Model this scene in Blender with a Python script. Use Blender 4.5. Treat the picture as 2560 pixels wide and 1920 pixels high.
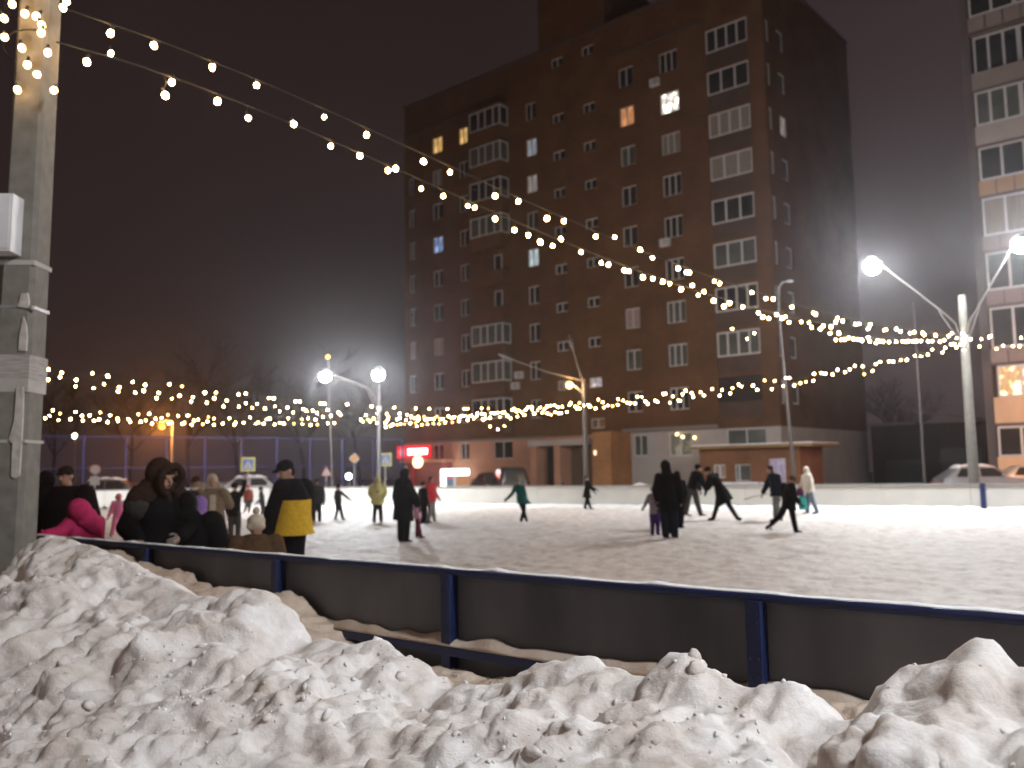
import bpy, bmesh, math, random
import numpy as np
from mathutils import Vector, Matrix

for o in list(bpy.data.objects):
    bpy.data.objects.remove(o)
S = bpy.context.scene
COL = S.collection
R = math.radians
rnd = random.Random(7)

# ------------------------------------------------------------------ camera
FPX = 2200.0                      # focal length in pixels of the 2560 wide photograph
PITCH, ROLL, CAM_H = R(5.6), R(0.88), 1.6
AX = np.array([1, 0, 0.]); UP0 = np.array([0, -math.sin(PITCH), math.cos(PITCH)])
FWD = np.array([0, math.cos(PITCH), math.sin(PITCH)])
CR = AX * math.cos(ROLL) - UP0 * math.sin(ROLL)
CU = AX * math.sin(ROLL) + UP0 * math.cos(ROLL)
CPOS = np.array([0, 0, CAM_H])
cd = bpy.data.cameras.new('camera')
cam = bpy.data.objects.new('camera', cd); COL.objects.link(cam)
cd.sensor_width = 36; cd.lens = FPX / 2560 * 36
cd.clip_start = 0.05; cd.clip_end = 2000
cam.matrix_world = Matrix([[CR[0], CU[0], -FWD[0], 0], [CR[1], CU[1], -FWD[1], 0],
                           [CR[2], CU[2], -FWD[2], CAM_H], [0, 0, 0, 1]])
cd.dof.use_dof = True; cd.dof.focus_distance = 2.9; cd.dof.aperture_fstop = 2.8
S.camera = cam

# ------------------------------------------------------------------ world: clouded night sky over a town
W = bpy.data.worlds.new('World'); S.world = W; W.use_nodes = True
nt = W.node_tree; nt.nodes.clear()
wo = nt.nodes.new('ShaderNodeOutputWorld'); bg = nt.nodes.new('ShaderNodeBackground')
tc = nt.nodes.new('ShaderNodeTexCoord'); sx = nt.nodes.new('ShaderNodeSeparateXYZ')
rp = nt.nodes.new('ShaderNodeValToRGB')
nt.links.new(tc.outputs['Generated'], sx.inputs[0]); nt.links.new(sx.outputs['Z'], rp.inputs[0])
rp.color_ramp.elements[0].position = 0.0; rp.color_ramp.elements[0].color = (.024, .0165, .0162, 1)
rp.color_ramp.elements[1].position = 0.55; rp.color_ramp.elements[1].color = (.0175, .0105, .0105, 1)
r2 = nt.nodes.new('ShaderNodeValToRGB'); mm = nt.nodes.new('ShaderNodeMix'); mm.data_type = 'RGBA'
r2.color_ramp.elements[0].position = .0; r2.color_ramp.elements[0].color = (.040, .029, .031, 1)
r2.color_ramp.elements[1].position = .6; r2.color_ramp.elements[1].color = (.032, .0185, .0195, 1)
mr_ = nt.nodes.new('ShaderNodeMapRange'); mr_.inputs['From Min'].default_value = .0; mr_.inputs['From Max'].default_value = .42
nt.links.new(sx.outputs['X'], mr_.inputs['Value']); nt.links.new(sx.outputs['Z'], r2.inputs[0])
nt.links.new(mr_.outputs[0], mm.inputs['Factor']); nt.links.new(rp.outputs[0], mm.inputs['A']); nt.links.new(r2.outputs[0], mm.inputs['B'])
nt.links.new(mm.outputs['Result'], bg.inputs['Color']); bg.inputs['Strength'].default_value = 1.0
nt.links.new(bg.outputs[0], wo.inputs['Surface'])
S.view_settings.view_transform = 'Standard'; S.view_settings.look = 'None'
S.view_settings.exposure = 0.16; S.view_settings.gamma = 1.0
S.render.engine = 'CYCLES'
cy = S.cycles
cy.use_denoising = True
cy.max_bounces = 5; cy.diffuse_bounces = 3; cy.glossy_bounces = 2; cy.transmission_bounces = 2
cy.volume_bounces = 0; cy.sample_clamp_indirect = 3.0; cy.sample_clamp_direct = 0
cy.caustics_reflective = False; cy.caustics_refractive = False
cy.use_light_tree = True

# ------------------------------------------------------------------ frames and measuring
TH = R(-41)
US = np.array([math.cos(TH), math.sin(TH), 0]); VS = np.array([-math.sin(TH), math.cos(TH), 0])
def site(s, t, z=0.0):                     # s along the rink, t across it
    return Vector(US * s + VS * t + np.array([0, 0, z]))
def ray(x, y):
    return FWD + CR * ((x - 1280) / FPX) + CU * ((960 - y) / FPX)
def on_z(x, y, z=0.0):
    r = ray(x, y); return Vector(CPOS + r * ((z - CAM_H) / r[2]))
def on_t(x, y, t):
    r = ray(x, y); return Vector(CPOS + r * (t / (r @ VS)))
def on_d(x, y, d):
    r = ray(x, y); return Vector(CPOS + r * (d / r[1]))
def on_plane(x, y, a, b):                  # vertical plane through two ground points
    r = ray(x, y); n = np.array([b[1] - a[1], a[0] - b[0], 0.])
    return Vector(CPOS + r * ((np.array([a[0], a[1], 0.]) @ n) / (r @ n)))

# ------------------------------------------------------------------ materials
MATS = {}
def mat(name, col, rough=.7, var=.12, scale=6, bump=0, metal=0, spec=.4, col2=None, detail=5, emis=None, estr=0, coords='Object', stretch=None):
    if name in MATS: return MATS[name]
    m = bpy.data.materials.new(name); m.use_nodes = True
    n = m.node_tree.nodes; l = m.node_tree.links; p = n['Principled BSDF']
    p.inputs['Roughness'].default_value = rough; p.inputs['Metallic'].default_value = metal
    p.inputs['Specular IOR Level'].default_value = spec
    t = n.new('ShaderNodeTexCoord'); nz = n.new('ShaderNodeTexNoise')
    nz.inputs['Scale'].default_value = scale; nz.inputs['Detail'].default_value = detail
    src = t.outputs[coords]
    if stretch:
        mp = n.new('ShaderNodeMapping'); mp.inputs['Scale'].default_value = stretch
        l.new(src, mp.inputs[0]); src = mp.outputs[0]
    l.new(src, nz.inputs['Vector'])
    cr = n.new('ShaderNodeValToRGB')
    c2 = col2 if col2 else tuple(c * (1 - var) for c in col)
    c1 = col if col2 else tuple(min(1, c * (1 + var)) for c in col)
    cr.color_ramp.elements[0].color = (*c2, 1); cr.color_ramp.elements[1].color = (*c1, 1)
    cr.color_ramp.elements[0].position = .3; cr.color_ramp.elements[1].position = .7
    l.new(nz.outputs['Fac'], cr.inputs[0]); l.new(cr.outputs[0], p.inputs['Base Color'])
    if bump:
        b = n.new('ShaderNodeBump'); b.inputs['Strength'].default_value = bump; b.inputs['Distance'].default_value = .02
        l.new(nz.outputs['Fac'], b.inputs['Height']); l.new(b.outputs[0], p.inputs['Normal'])
    if emis:
        p.inputs['Emission Color'].default_value = (*emis, 1); p.inputs['Emission Strength'].default_value = estr
    MATS[name] = m
    return m
def glow(name, col, strength, sampling='AUTO'):
    if name in MATS: return MATS[name]
    m = bpy.data.materials.new(name); m.use_nodes = True
    n = m.node_tree.nodes; n.clear(); l = m.node_tree.links
    o = n.new('ShaderNodeOutputMaterial'); e = n.new('ShaderNodeEmission')
    e.inputs['Color'].default_value = (*col, 1); e.inputs['Strength'].default_value = strength
    l.new(e.outputs[0], o.inputs[0]); m.cycles.emission_sampling = sampling
    MATS[name] = m
    return m
def lit_room(name, c1, c2, strength, spots=0.0, scale=1.6):
    """a lit room seen through a window: curtain folds and a lamp behind them"""
    if name in MATS: return MATS[name]
    m = bpy.data.materials.new(name); m.use_nodes = True
    n = m.node_tree.nodes; n.clear(); l = m.node_tree.links
    o = n.new('ShaderNodeOutputMaterial'); e = n.new('ShaderNodeEmission')
    t = n.new('ShaderNodeTexCoord'); mp = n.new('ShaderNodeMapping'); mp.inputs['Scale'].default_value = (6, 1, .5)
    nz = n.new('ShaderNodeTexNoise'); nz.inputs['Scale'].default_value = scale; nz.inputs['Detail'].default_value = 3
    cr = n.new('ShaderNodeValToRGB'); cr.color_ramp.elements[0].position = .36; cr.color_ramp.elements[1].position = .64
    cr.color_ramp.elements[0].color = (*c1, 1); cr.color_ramp.elements[1].color = (*c2, 1)
    l.new(t.outputs['Object'], mp.inputs[0]); l.new(mp.outputs[0], nz.inputs['Vector']); l.new(nz.outputs['Fac'], cr.inputs[0])
    l.new(cr.outputs[0], e.inputs['Color'])
    n2 = n.new('ShaderNodeTexNoise'); n2.inputs['Scale'].default_value = 2.2; n2.inputs['Detail'].default_value = 1
    l.new(t.outputs['Object'], n2.inputs['Vector'])
    mr = n.new('ShaderNodeMapRange'); mr.inputs['From Min'].default_value = .52; mr.inputs['From Max'].default_value = .62
    mr.inputs['To Min'].default_value = strength; mr.inputs['To Max'].default_value = strength * (1 + spots)
    l.new(n2.outputs['Fac'], mr.inputs['Value']); l.new(mr.outputs[0], e.inputs['Strength'])
    l.new(e.outputs[0], o.inputs[0]); m.cycles.emission_sampling = 'NONE'
    MATS[name] = m
    return m
def brick(name, c1, c2, mortar, var=.25):
    if name in MATS: return MATS[name]
    m = bpy.data.materials.new(name); m.use_nodes = True
    n = m.node_tree.nodes; l = m.node_tree.links; p = n['Principled BSDF']; p.inputs['Roughness'].default_value = .9
    p.inputs['Specular IOR Level'].default_value = .2
    t = n.new('ShaderNodeTexCoord'); mp = n.new('ShaderNodeMapping'); mp.inputs['Rotation'].default_value = (R(90), 0, 0)
    sp = n.new('ShaderNodeSeparateXYZ'); ad = n.new('ShaderNodeMath'); ad.operation = 'ADD'; cb = n.new('ShaderNodeCombineXYZ')
    l.new(t.outputs['Object'], sp.inputs[0]); l.new(sp.outputs['X'], ad.inputs[0]); l.new(sp.outputs['Y'], ad.inputs[1])
    l.new(ad.outputs[0], cb.inputs['X']); l.new(sp.outputs['Z'], cb.inputs['Y'])
    b = n.new('ShaderNodeTexBrick'); b.inputs['Scale'].default_value = 1.0
    b.inputs['Brick Width'].default_value = .26; b.inputs['Row Height'].default_value = .077; b.inputs['Mortar Size'].default_value = .006
    b.inputs['Color1'].default_value = (*c1, 1); b.inputs['Color2'].default_value = (*c2, 1); b.inputs['Mortar'].default_value = (*mortar, 1)
    l.new(cb.outputs[0], b.inputs['Vector'])
    nz = n.new('ShaderNodeTexNoise'); nz.inputs['Scale'].default_value = .5; nz.inputs['Detail'].default_value = 6
    l.new(t.outputs['Object'], nz.inputs['Vector'])
    mr = n.new('ShaderNodeMapRange'); mr.inputs['From Min'].default_value = .3; mr.inputs['From Max'].default_value = .7
    mr.inputs['To Min'].default_value = 1 - var; mr.inputs['To Max'].default_value = 1 + var
    l.new(nz.outputs['Fac'], mr.inputs['Value'])
    mx = n.new('ShaderNodeMix'); mx.data_type = 'RGBA'; mx.blend_type = 'MULTIPLY'; mx.inputs['Factor'].default_value = 1
    l.new(b.outputs['Color'], mx.inputs['A']); l.new(mr.outputs[0], mx.inputs['B'])
    l.new(mx.outputs['Result'], p.inputs['Base Color'])
    MATS[name] = m
    return m

M_CONC = mat('concrete', (.17, .158, .138), .9, .18, 9, .3)
M_CONC2 = mat('pale_concrete', (.38, .36, .33), .9, .15, 5, .2)
M_STEEL = mat('galvanised_steel', (.36, .36, .37), .45, .12, 14, 0, .6)
M_ARM = mat('arm_steel', (.075, .065, .06), .6, .15, 14, 0, .3)
M_DKSTEEL = mat('weathered_steel', (.085, .075, .072), .55, .15, 14, 0, .6)
M_GREY = mat('grey_paint', (.32, .32, .33), .5, .1, 10)
M_BLUE = mat('blue_paint', (.010, .018, .085), .4, .2, 9)
M_BLUED = mat('dark_blue_paint', (.012, .02, .075), .4, .25, 9)
M_FENCE = mat('blue_fence_paint', (.035, .042, .17), .5, .15, 9)
M_PLY = mat('dark_film_faced_plywood', (.102, .105, .12), .55, .4, 2.2, .06, stretch=(1, 1, .35))
M_BOARD = mat('white_board_plastic', (.84, .81, .75), .4, .06, 1.3)
M_BLACKP = mat('black_plastic', (.015, .015, .016), .5, .2, 9)
M_CABLE = mat('black_cable', (.02, .018, .016), .6, .2, 20)
M_BULB = glow('warm_bulb_glass', (1, .60, .225), 85)
M_BULBW = glow('near_bulb_glass', (1, .60, .25), 20)
M_BULBD = glow('dim_bulb_glass', (1, .58, .16), 30)
M_RIME = mat('grey_rime', (.42, .385, .35), .9, .2, 14, .6)
M_SNOWCAP = mat('fresh_snow', (.80, .80, .82), .8, .06, 8, .5)
M_WHITEF = mat('white_window_frame', (.50, .47, .45), .5, .08, 4)
M_GLASS = mat('dark_window_glass', (.022, .021, .022), .12, .4, .7, 0, 0, .5)
M_GLASSG = mat('greenish_window_glass', (.075, .078, .07), .15, .3, .9, 0, 0, .5)
M_CURT = mat('drawn_curtain', (.20, .17, .145), .8, .2, 2, 0, 0, .2, stretch=(8, 1, .4))
M_CURTL = mat('lilac_blind', (.27, .20, .18), .8, .06, 2, 0, 0, .2)
M_SKIN = mat("skin", (.36, .20, .14), .55, .08, 20)
M_EYE = mat('dark_eye', (.02, .015, .012), .2, .1, 9)

# ------------------------------------------------------------------ mesh builder
class MB:
    def __init__(s):
        s.v = []; s.f = []; s.mi = []; s.sm = []
    def add(s, vs, fs, mi=0, smooth=False):
        o = len(s.v); s.v += [tuple(v) for v in vs]
        for f in fs:
            s.f.append(tuple(o + i for i in f)); s.mi.append(mi); s.sm.append(smooth)
    def box(s, x0, x1, y0, y1, z0, z1, mi=0, M=None):
        vs = [Vector(c) for c in ((x0, y0, z0), (x1, y0, z0), (x1, y1, z0), (x0, y1, z0), (x0, y0, z1), (x1, y0, z1), (x1, y1, z1), (x0, y1, z1))]
        if M is not None: vs = [M @ v for v in vs]
        s.add(vs, [(0, 3, 2, 1), (4, 5, 6, 7), (0, 1, 5, 4), (1, 2, 6, 5), (2, 3, 7, 6), (3, 0, 4, 7)], mi)
    def tube(s, a, b, r0, r1=None, n=10, mi=0, caps=True, smooth=True):
        a = Vector(a); b = Vector(b); r1 = r0 if r1 is None else r1
        d = (b - a); L = d.length
        if L < 1e-6: return
        d /= L; x = d.orthogonal().normalized(); y = d.cross(x)
        vs = []
        for p, r in ((a, r0), (b, r1)):
            for i in range(n):
                t = 2 * math.pi * i / n; vs.append(p + x * (r * math.cos(t)) + y * (r * math.sin(t)))
        s.add(vs, [(i, (i + 1) % n, n + (i + 1) % n, n + i) for i in range(n)], mi, smooth)
        if caps:
            s.add(vs, [tuple(range(n - 1, -1, -1)), tuple(range(n, 2 * n))], mi)
    def path(s, pts, r, n=6, mi=0, rr=None):
        for i in range(len(pts) - 1):
            s.tube(pts[i], pts[i + 1], rr[i] if rr else r, rr[i + 1] if rr else r, n, mi, caps=(i in (0, len(pts) - 2)))
    def loft(s, rings, mi=0, caps=True, smooth=True):
        n = len(rings[0]); vs = [p for r in rings for p in r]
        fs = []
        for k in range(len(rings) - 1):
            for i in range(n):
                fs.append((k * n + i, k * n + (i + 1) % n, (k + 1) * n + (i + 1) % n, (k + 1) * n + i))
        s.add(vs, fs, mi, smooth)
        if caps:
            s.add(rings[0], [tuple(range(n - 1, -1, -1))], mi); s.add(rings[-1], [tuple(range(n))], mi)
    def ball(s, c, r, mi=0, nu=12, nv=8, M=None):
        c = Vector(c); r = (r, r, r) if isinstance(r, (int, float)) else r
        vs = []
        for j in range(1, nv):
            p = math.pi * j / nv
            for i in range(nu):
                t = 2 * math.pi * i / nu
                q = Vector((r[0] * math.sin(p) * math.cos(t), r[1] * math.sin(p) * math.sin(t), r[2] * math.cos(p)))
                vs.append(c + (M @ q if M is not None else q))
        q0 = Vector((0, 0, r[2])); q1 = Vector((0, 0, -r[2]))
        vs += [c + (M @ q0 if M is not None else q0), c + (M @ q1 if M is not None else q1)]
        T = len(vs) - 2; B = T + 1; fs = []
        for j in range(nv - 2):
            for i in range(nu):
                fs.append((j * nu + i, (j + 1) * nu + i, (j + 1) * nu + (i + 1) % nu, j * nu + (i + 1) % nu))
        for i in range(nu):
            fs.append((T, i, (i + 1) % nu)); fs.append((B, (nv - 2) * nu + (i + 1) % nu, (nv - 2) * nu + i))
        s.add(vs, fs, mi, True)
    def prism(s, poly, M, depth, mi=0):
        """polygon in x,z of frame M, thick along y"""
        n = len(poly)
        a = [M @ Vector((p[0], 0, p[1])) for p in poly]; b = [M @ Vector((p[0], depth, p[1])) for p in poly]
        s.add(a + b, [tuple(range(n)), tuple(range(2 * n - 1, n - 1, -1))] + [(i, n + i, n + (i + 1) % n, (i + 1) % n) for i in range(n)], mi)
    def mesh(s, name, mats):
        me = bpy.data.meshes.new(name); me.from_pydata(s.v, [], s.f)
        for m in (mats if isinstance(mats, (list, tuple)) else [mats]): me.materials.append(m)
        me.polygons.foreach_set('material_index', s.mi); me.polygons.foreach_set('use_smooth', s.sm)
        bm = bmesh.new(); bm.from_mesh(me); bmesh.ops.recalc_face_normals(bm, faces=bm.faces); bm.to_mesh(me); bm.free()
        me.update(); return me
    def build(s, name, mats, parent=None, loc=None, rz=0, bevel=0):
        o = bpy.data.objects.new(name, s.mesh(name, mats)); COL.objects.link(o)
        if parent is not None: o.parent = parent
        if loc is not None: o.location = loc
        o.rotation_euler.z = rz
        if bevel:
            b = o.modifiers.new('bevel', 'BEVEL'); b.width = bevel; b.segments = 2; b.limit_method = 'ANGLE'
        return o
def link(name, me, parent=None, loc=None, rz=0):
    o = bpy.data.objects.new(name, me); COL.objects.link(o)
    if parent is not None: o.parent = parent
    if loc is not None: o.location = loc
    o.rotation_euler.z = rz
    return o
def tag(o, label, cat, group=None, kind=None):
    o['label'] = label; o['category'] = cat
    if group: o['group'] = group
    if kind: o['kind'] = kind
    return o
def thing(name, label, cat, loc=(0, 0, 0), rz=0, group=None):
    o = bpy.data.objects.new(name, None); COL.objects.link(o); o.empty_display_size = .2
    o.location = loc; o.rotation_euler.z = rz
    return tag(o, label, cat, group)
def copy_tree(o, parent=None):
    c = o.copy(); COL.objects.link(c); c.parent = parent
    for ch in list(o.children): copy_tree(ch, c)
    return c

# ------------------------------------------------------------------ noise for terrain
_g = np.random.RandomState(3); _perm = np.concatenate([_g.permutation(256)] * 3)
_gr = _g.normal(size=(256, 3)); _gr /= np.linalg.norm(_gr, axis=1)[:, None]
def perlin(p):
    i = np.floor(p).astype(int); f = p - i; u = f * f * f * (f * (f * 6 - 15) + 10); i &= 255
    out = 0
    for dx in (0, 1):
        for dy in (0, 1):
            for dz in (0, 1):
                h = _perm[_perm[_perm[(i[:, 0] + dx) & 255] + ((i[:, 1] + dy) & 255)] + ((i[:, 2] + dz) & 255)]
                g = _gr[h]; d = f - np.array([dx, dy, dz])
                w = (u[:, 0] if dx else 1 - u[:, 0]) * (u[:, 1] if dy else 1 - u[:, 1]) * (u[:, 2] if dz else 1 - u[:, 2])
                out = out + w * (g * d).sum(1)
    return out
def fbm(p, o=4):
    a = 1; s = 0
    for k in range(o): s = s + a * perlin(p * 2 ** k + 17.3 * k); a *= .5
    return s

def clods(p, seed=0):
    """rounded lumps: distance to the nearest of scattered points"""
    i = np.floor(p).astype(int); best = np.full(len(p), 9.)
    for dx in (-1, 0, 1):
        for dy in (-1, 0, 1):
            for dz in (-1, 0, 1):
                c = i + np.array([dx, dy, dz]); h = _perm[_perm[_perm[(c[:, 0] + seed) & 255] + (c[:, 1] & 255)] + (c[:, 2] & 255)]
                q = c + .5 + _gr[h] * .45; best = np.minimum(best, ((p - q) ** 2).sum(1))
    return np.sqrt(np.clip(1 - best / .72, 0, 1))
def crust(p, seed=0):
    """broken plates: every cell gets its own tilt and height"""
    i = np.floor(p).astype(int); best = np.full(len(p), 9.); out = np.zeros(len(p))
    for dx in (-1, 0, 1):
        for dy in (-1, 0, 1):
            for dz in (-1, 0, 1):
                c = i + np.array([dx, dy, dz]); h = _perm[_perm[_perm[(c[:, 0] + seed) & 255] + (c[:, 1] & 255)] + (c[:, 2] & 255)]
                q = p - (c + .5 + _gr[h] * .45); dd_ = (q ** 2).sum(1); w = dd_ < best
                val = (q * _gr[(h + 91) & 255]).sum(1) * 1.1 + (_perm[h] / 255 - .5) * .8
                out = np.where(w, val, out); best = np.where(w, dd_, best)
    return out
def grid_object(name, X, Y, Z, m, **kw):
    ny, nx = X.shape
    me = bpy.data.meshes.new(name)
    vs = np.stack([X.ravel(), Y.ravel(), Z.ravel()], 1)
    idx = np.arange(nx * ny).reshape(ny, nx)
    f = np.stack([idx[:-1, :-1].ravel(), idx[:-1, 1:].ravel(), idx[1:, 1:].ravel(), idx[1:, :-1].ravel()], 1)
    me.from_pydata(vs.tolist(), [], f.tolist()); me.materials.append(m)
    me.polygons.foreach_set('use_smooth', [True] * len(me.polygons))
    o = bpy.data.objects.new(name, me); COL.objects.link(o)
    for k, v in kw.items(): o[k] = v
    return o

def snow_material(name, base, dirt, dirt_amt, bump_scale=14, bump=.5, big=1.2, rough=.75, sss=0):
    m = bpy.data.materials.new(name); m.use_nodes = True
    n = m.node_tree.nodes; l = m.node_tree.links; p = n['Principled BSDF']
    p.inputs['Roughness'].default_value = rough; p.inputs['Specular IOR Level'].default_value = .3
    t = n.new('ShaderNodeTexCoord')
    a = n.new('ShaderNodeTexNoise'); a.inputs['Scale'].default_value = big; a.inputs['Detail'].default_value = 8; a.inputs['Roughness'].default_value = .65
    l.new(t.outputs['Object'], a.inputs['Vector'])
    cr = n.new('ShaderNodeValToRGB'); cr.color_ramp.elements[0].position = .5 - .16; cr.color_ramp.elements[1].position = .5 + .10
    mixd = tuple(b * (1 - dirt_amt) + d * dirt_amt for b, d in zip(base, dirt))
    cr.color_ramp.elements[0].color = (*mixd, 1); cr.color_ramp.elements[1].color = (*base, 1)
    l.new(a.outputs['Fac'], cr.inputs[0]); l.new(cr.outputs[0], p.inputs['Base Color'])
    b = n.new('ShaderNodeTexNoise'); b.inputs['Scale'].default_value = bump_scale; b.inputs['Detail'].default_value = 7; b.inputs['Roughness'].default_value = .6
    l.new(t.outputs['Object'], b.inputs['Vector'])
    bp = n.new('ShaderNodeBump'); bp.inputs['Strength'].default_value = bump; bp.inputs['Distance'].default_value = .03
    l.new(b.outputs['Fac'], bp.inputs['Height']); l.new(bp.outputs[0], p.inputs['Normal'])
    if sss:
        p.inputs['Subsurface Weight'].default_value = sss; p.inputs['Subsurface Radius'].default_value = (.030, .026, .024); p.inputs['Subsurface Scale'].default_value = 1.0
    return m
M_PILE = snow_material('shovelled_snow', (.86, .835, .825), (.42, .32, .25), .6, 45, .36, 4.2, .75, .25)
M_TROUGH = snow_material('sandy_shaded_snow', (.62, .52, .44), (.40, .29, .21), .8, 18, .5, 2.0)
M_GROUND = snow_material('trodden_snow', (.62, .60, .58), (.32, .29, .27), .8, 3, .4, .25)
M_ICE = snow_material('scraped_snowy_ice', (.79, .72, .68), (.46, .39, .36), .85, 8, 1.0, 3.4, .62)  # warm garland light is tinted into the base colour
M_BANK = snow_material('pushed_up_snow', (.82, .81, .80), (.6, .57, .54), .5, 6, .6, 1.5)

# ------------------------------------------------------------------ ground and ice
g = MB(); g.add([(-170, -60, -.05), (170, -60, -.05), (170, 200, -.05), (-170, 200, -.05)], [(0, 1, 2, 3)])
o = g.build('ground', M_GROUND); o['kind'] = 'structure'
NEAR_T, FAR_T = 3.55, 30.6
LEFT_CORNER = [(-44.5, 3.6), (-44.5, 20.0), (-43.9, 23.0), (-42.4, 25.3), (-40.2, 26.7), (-36.5, 27.0), (-32.8, 27.6), (-28.3, 28.5), (-20.1, 30.1), (-10.8, 32.4), (-8, 33.2), (6, 34.4)]
ice = MB(); pts = [site(s, t, 0) for s, t in LEFT_CORNER] + [site(6, 3.6, 0)]
ice.add(pts, [tuple(range(len(pts) - 1, -1, -1))])
o = ice.build('ice', M_ICE); o['kind'] = 'structure'
# churned snow lying on the ice, a low relief sheet
ss = np.linspace(-43.5, 5.5, 320); tt = np.linspace(4.0, 29.5, 260)
SS, TT = np.meshgrid(ss, tt)
pp = np.stack([SS.ravel() * 1.1, TT.ravel() * 1.1, 0 * SS.ravel()], 1)
hh = .02 + .065 * fbm(pp * 2.3, 4).reshape(SS.shape) + .03 * np.abs(perlin(pp * 2.3 + 9)).reshape(SS.shape)
lim = np.interp(SS, [-43.6, -41, -36, -28, -20, -10, 6], [20, 24.5, 26.5, 28.1, 29.6, 31.3, 32])
hh = np.where(TT > lim, -.04, hh)
P3 = [site(a, b, c) for a, b, c in zip(SS.ravel(), TT.ravel(), hh.ravel())]
XX = np.array([p.x for p in P3]).reshape(SS.shape); YY = np.array([p.y for p in P3]).reshape(SS.shape)
o = grid_object('snow_on_ice', XX, YY, hh, M_ICE, kind='stuff', label='churned trodden snow lying over the ice of the rink', category='snow')

# ------------------------------------------------------------------ foreground snow bank
crest_px = [(-260, 1600), (-120, 1580), (0, 1545), (40, 1500), (72, 1440), (92, 1348), (120, 1344), (180, 1352), (231, 1362), (280, 1380), (312, 1401), (345, 1425), (376, 1442), (428, 1454), (455, 1472), (486, 1491), (530, 1498), (555, 1490), (579, 1477), (613, 1470), (640, 1476), (660, 1490),
            (690, 1524), (717, 1562), (745, 1592), (764, 1604), (800, 1606), (850, 1604), (891, 1604), (950, 1612), (1000, 1626), (1030, 1655), (1065, 1702), (1111, 1719), (1180, 1716), (1230, 1712), (1273, 1707),
            (1300, 1690), (1340, 1664), (1377, 1660), (1430, 1657), (1481, 1655), (1540, 1668), (1580, 1684), (1608, 1688), (1638, 1684), (1650, 1652), (1665, 1648), (1690, 1644), (1720, 1640), (1740, 1655),
            (1790, 1678), (1830, 1704), (1855, 1712), (1898, 1701), (1925, 1698), (1967, 1712), (2000, 1730), (2037, 1759), (2090, 1790), (2141, 1806), (2165, 1775), (2185, 1730), (2215, 1695), (2234, 1664), (2268, 1650),
            (2310, 1648), (2361, 1643), (2400, 1625), (2441, 1607), (2470, 1610), (2490, 1622), (2515, 1655), (2535, 1676), (2560, 1678), (2640, 1690), (2800, 1730)]
TC = 2.5
cs = []
for x, y in crest_px:
    p = on_t(x, y, TC); cs.append((float(np.array(p) @ US), p.z))
cs.sort(); CS = np.array([c[0] for c in cs]); CZ = np.array([c[1] for c in cs])
wall_px = [(92, 1350), (180, 1352), (278, 1367), (370, 1404), (440, 1419), (503, 1442), (540, 1468), (590, 1459), (640, 1476), (677, 1480), (718, 1468), (760, 1500), (799, 1536), (850, 1572), (890, 1612), (1000, 1648), (1110, 1668), (1250, 1690), (1365, 1712), (1500, 1730), (1620, 1745), (1800, 1765), (2000, 1750), (2200, 1770), (2560, 1800)]
ws = []
for x, y in wall_px:
    p = on_t(x, y, NEAR_T - .06); ws.append((float(np.array(p) @ US), p.z - .02))
ws.sort(); WSs = np.array([c[0] for c in ws]); WZ = np.array([c[1] for c in ws])
def smooth01(x): x = np.clip(x, 0, 1); return x * x * (3 - 2 * x)
s_ax = np.concatenate([np.arange(-16, -7.5, .06), np.arange(-7.5, -3.4, .022), np.arange(-3.4, 2.1, .0135), np.arange(2.1, 5, .05)])
t_ax = np.concatenate([np.arange(-1.2, .4, .06), np.arange(.4, 2.75, .0135), np.arange(2.75, NEAR_T - .03, .022)])
SS, TT = np.meshgrid(s_ax, t_ax)
fs = SS.ravel(); ft = TT.ravel()
pw = np.stack([fs * 1.3, ft * 1.3, 0 * fs], 1)
tcw = TC + 0 * fs
zc = np.interp(fs, CS, CZ); zw = np.interp(fs, WSs, WZ)
ztr = np.minimum(zw - .02, zc - .05) + .05 * perlin(pw * 1.7 + 3)
dn = ft - tcw
back = zc + (ztr - zc) * smooth01(dn / .34)
back = back + (zw - back) * smooth01((ft - 3.02) / .4)
zc_s = np.interp(fs, CS, np.convolve(np.pad(CZ, 4, mode='edge'), np.ones(9) / 9, 'valid'))
fr = np.clip(-dn, 0, None)
near_z = .70 + .10 * np.sin(fs * 1.1 + .6) + .08 * fbm(pw * .8 + 5, 2)
k = smooth01(fr / 1.5)
front = (zc * (1 - smooth01(fr / .5)) + zc_s * smooth01(fr / .5)) * (1 - k) + near_z * k - .05 * np.sin(np.clip(fr / .45, 0, 1) * math.pi)
near_z = near_z - .32 * smooth01((-2.9 - fs) / 1.3)
front = (zc * (1 - smooth01(fr / .5)) + zc_s * smooth01(fr / .5)) * (1 - k) + near_z * k - .05 * np.sin(np.clip(fr / .45, 0, 1) * math.pi)
fall = smooth01((.95 - ft) / 1.4)
front = front * (1 - fall) + (-.04) * fall
base = np.where(dn > 0, back, front)
def wall_t(s_): return 3.71 + .0275 * s_
ft2 = ft + (wall_t(fs) - NEAR_T) * smooth01((ft - 2.7) / .7)
B = np.stack([fs, ft2, base], 1).reshape(SS.shape + (3,))
du = np.gradient(B, axis=1); dv = np.gradient(B, axis=0)
N = np.cross(du, dv); N /= np.linalg.norm(N, axis=2)[..., None] + 1e-9
N = N.reshape(-1, 3); B = B.reshape(-1, 3)
near_crest = np.exp(-(dn / .13) ** 2)
frontmask = np.clip(smooth01((ft - .2) / .8), 0, 1)
Q = B.copy()
warp = np.stack([perlin(B * 2.3), perlin(B * 2.3 + 40), perlin(B * 2.3 + 80)], 1) * .12
Q = B + warp
lf = np.clip((fs + 1.2) / 1.2, 0, 1)               # 0 in the left part: finer crumbs; 1 at the right: big smooth lumps
def billow(p): return (np.abs(perlin(p)) - .24) * 2
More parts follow.
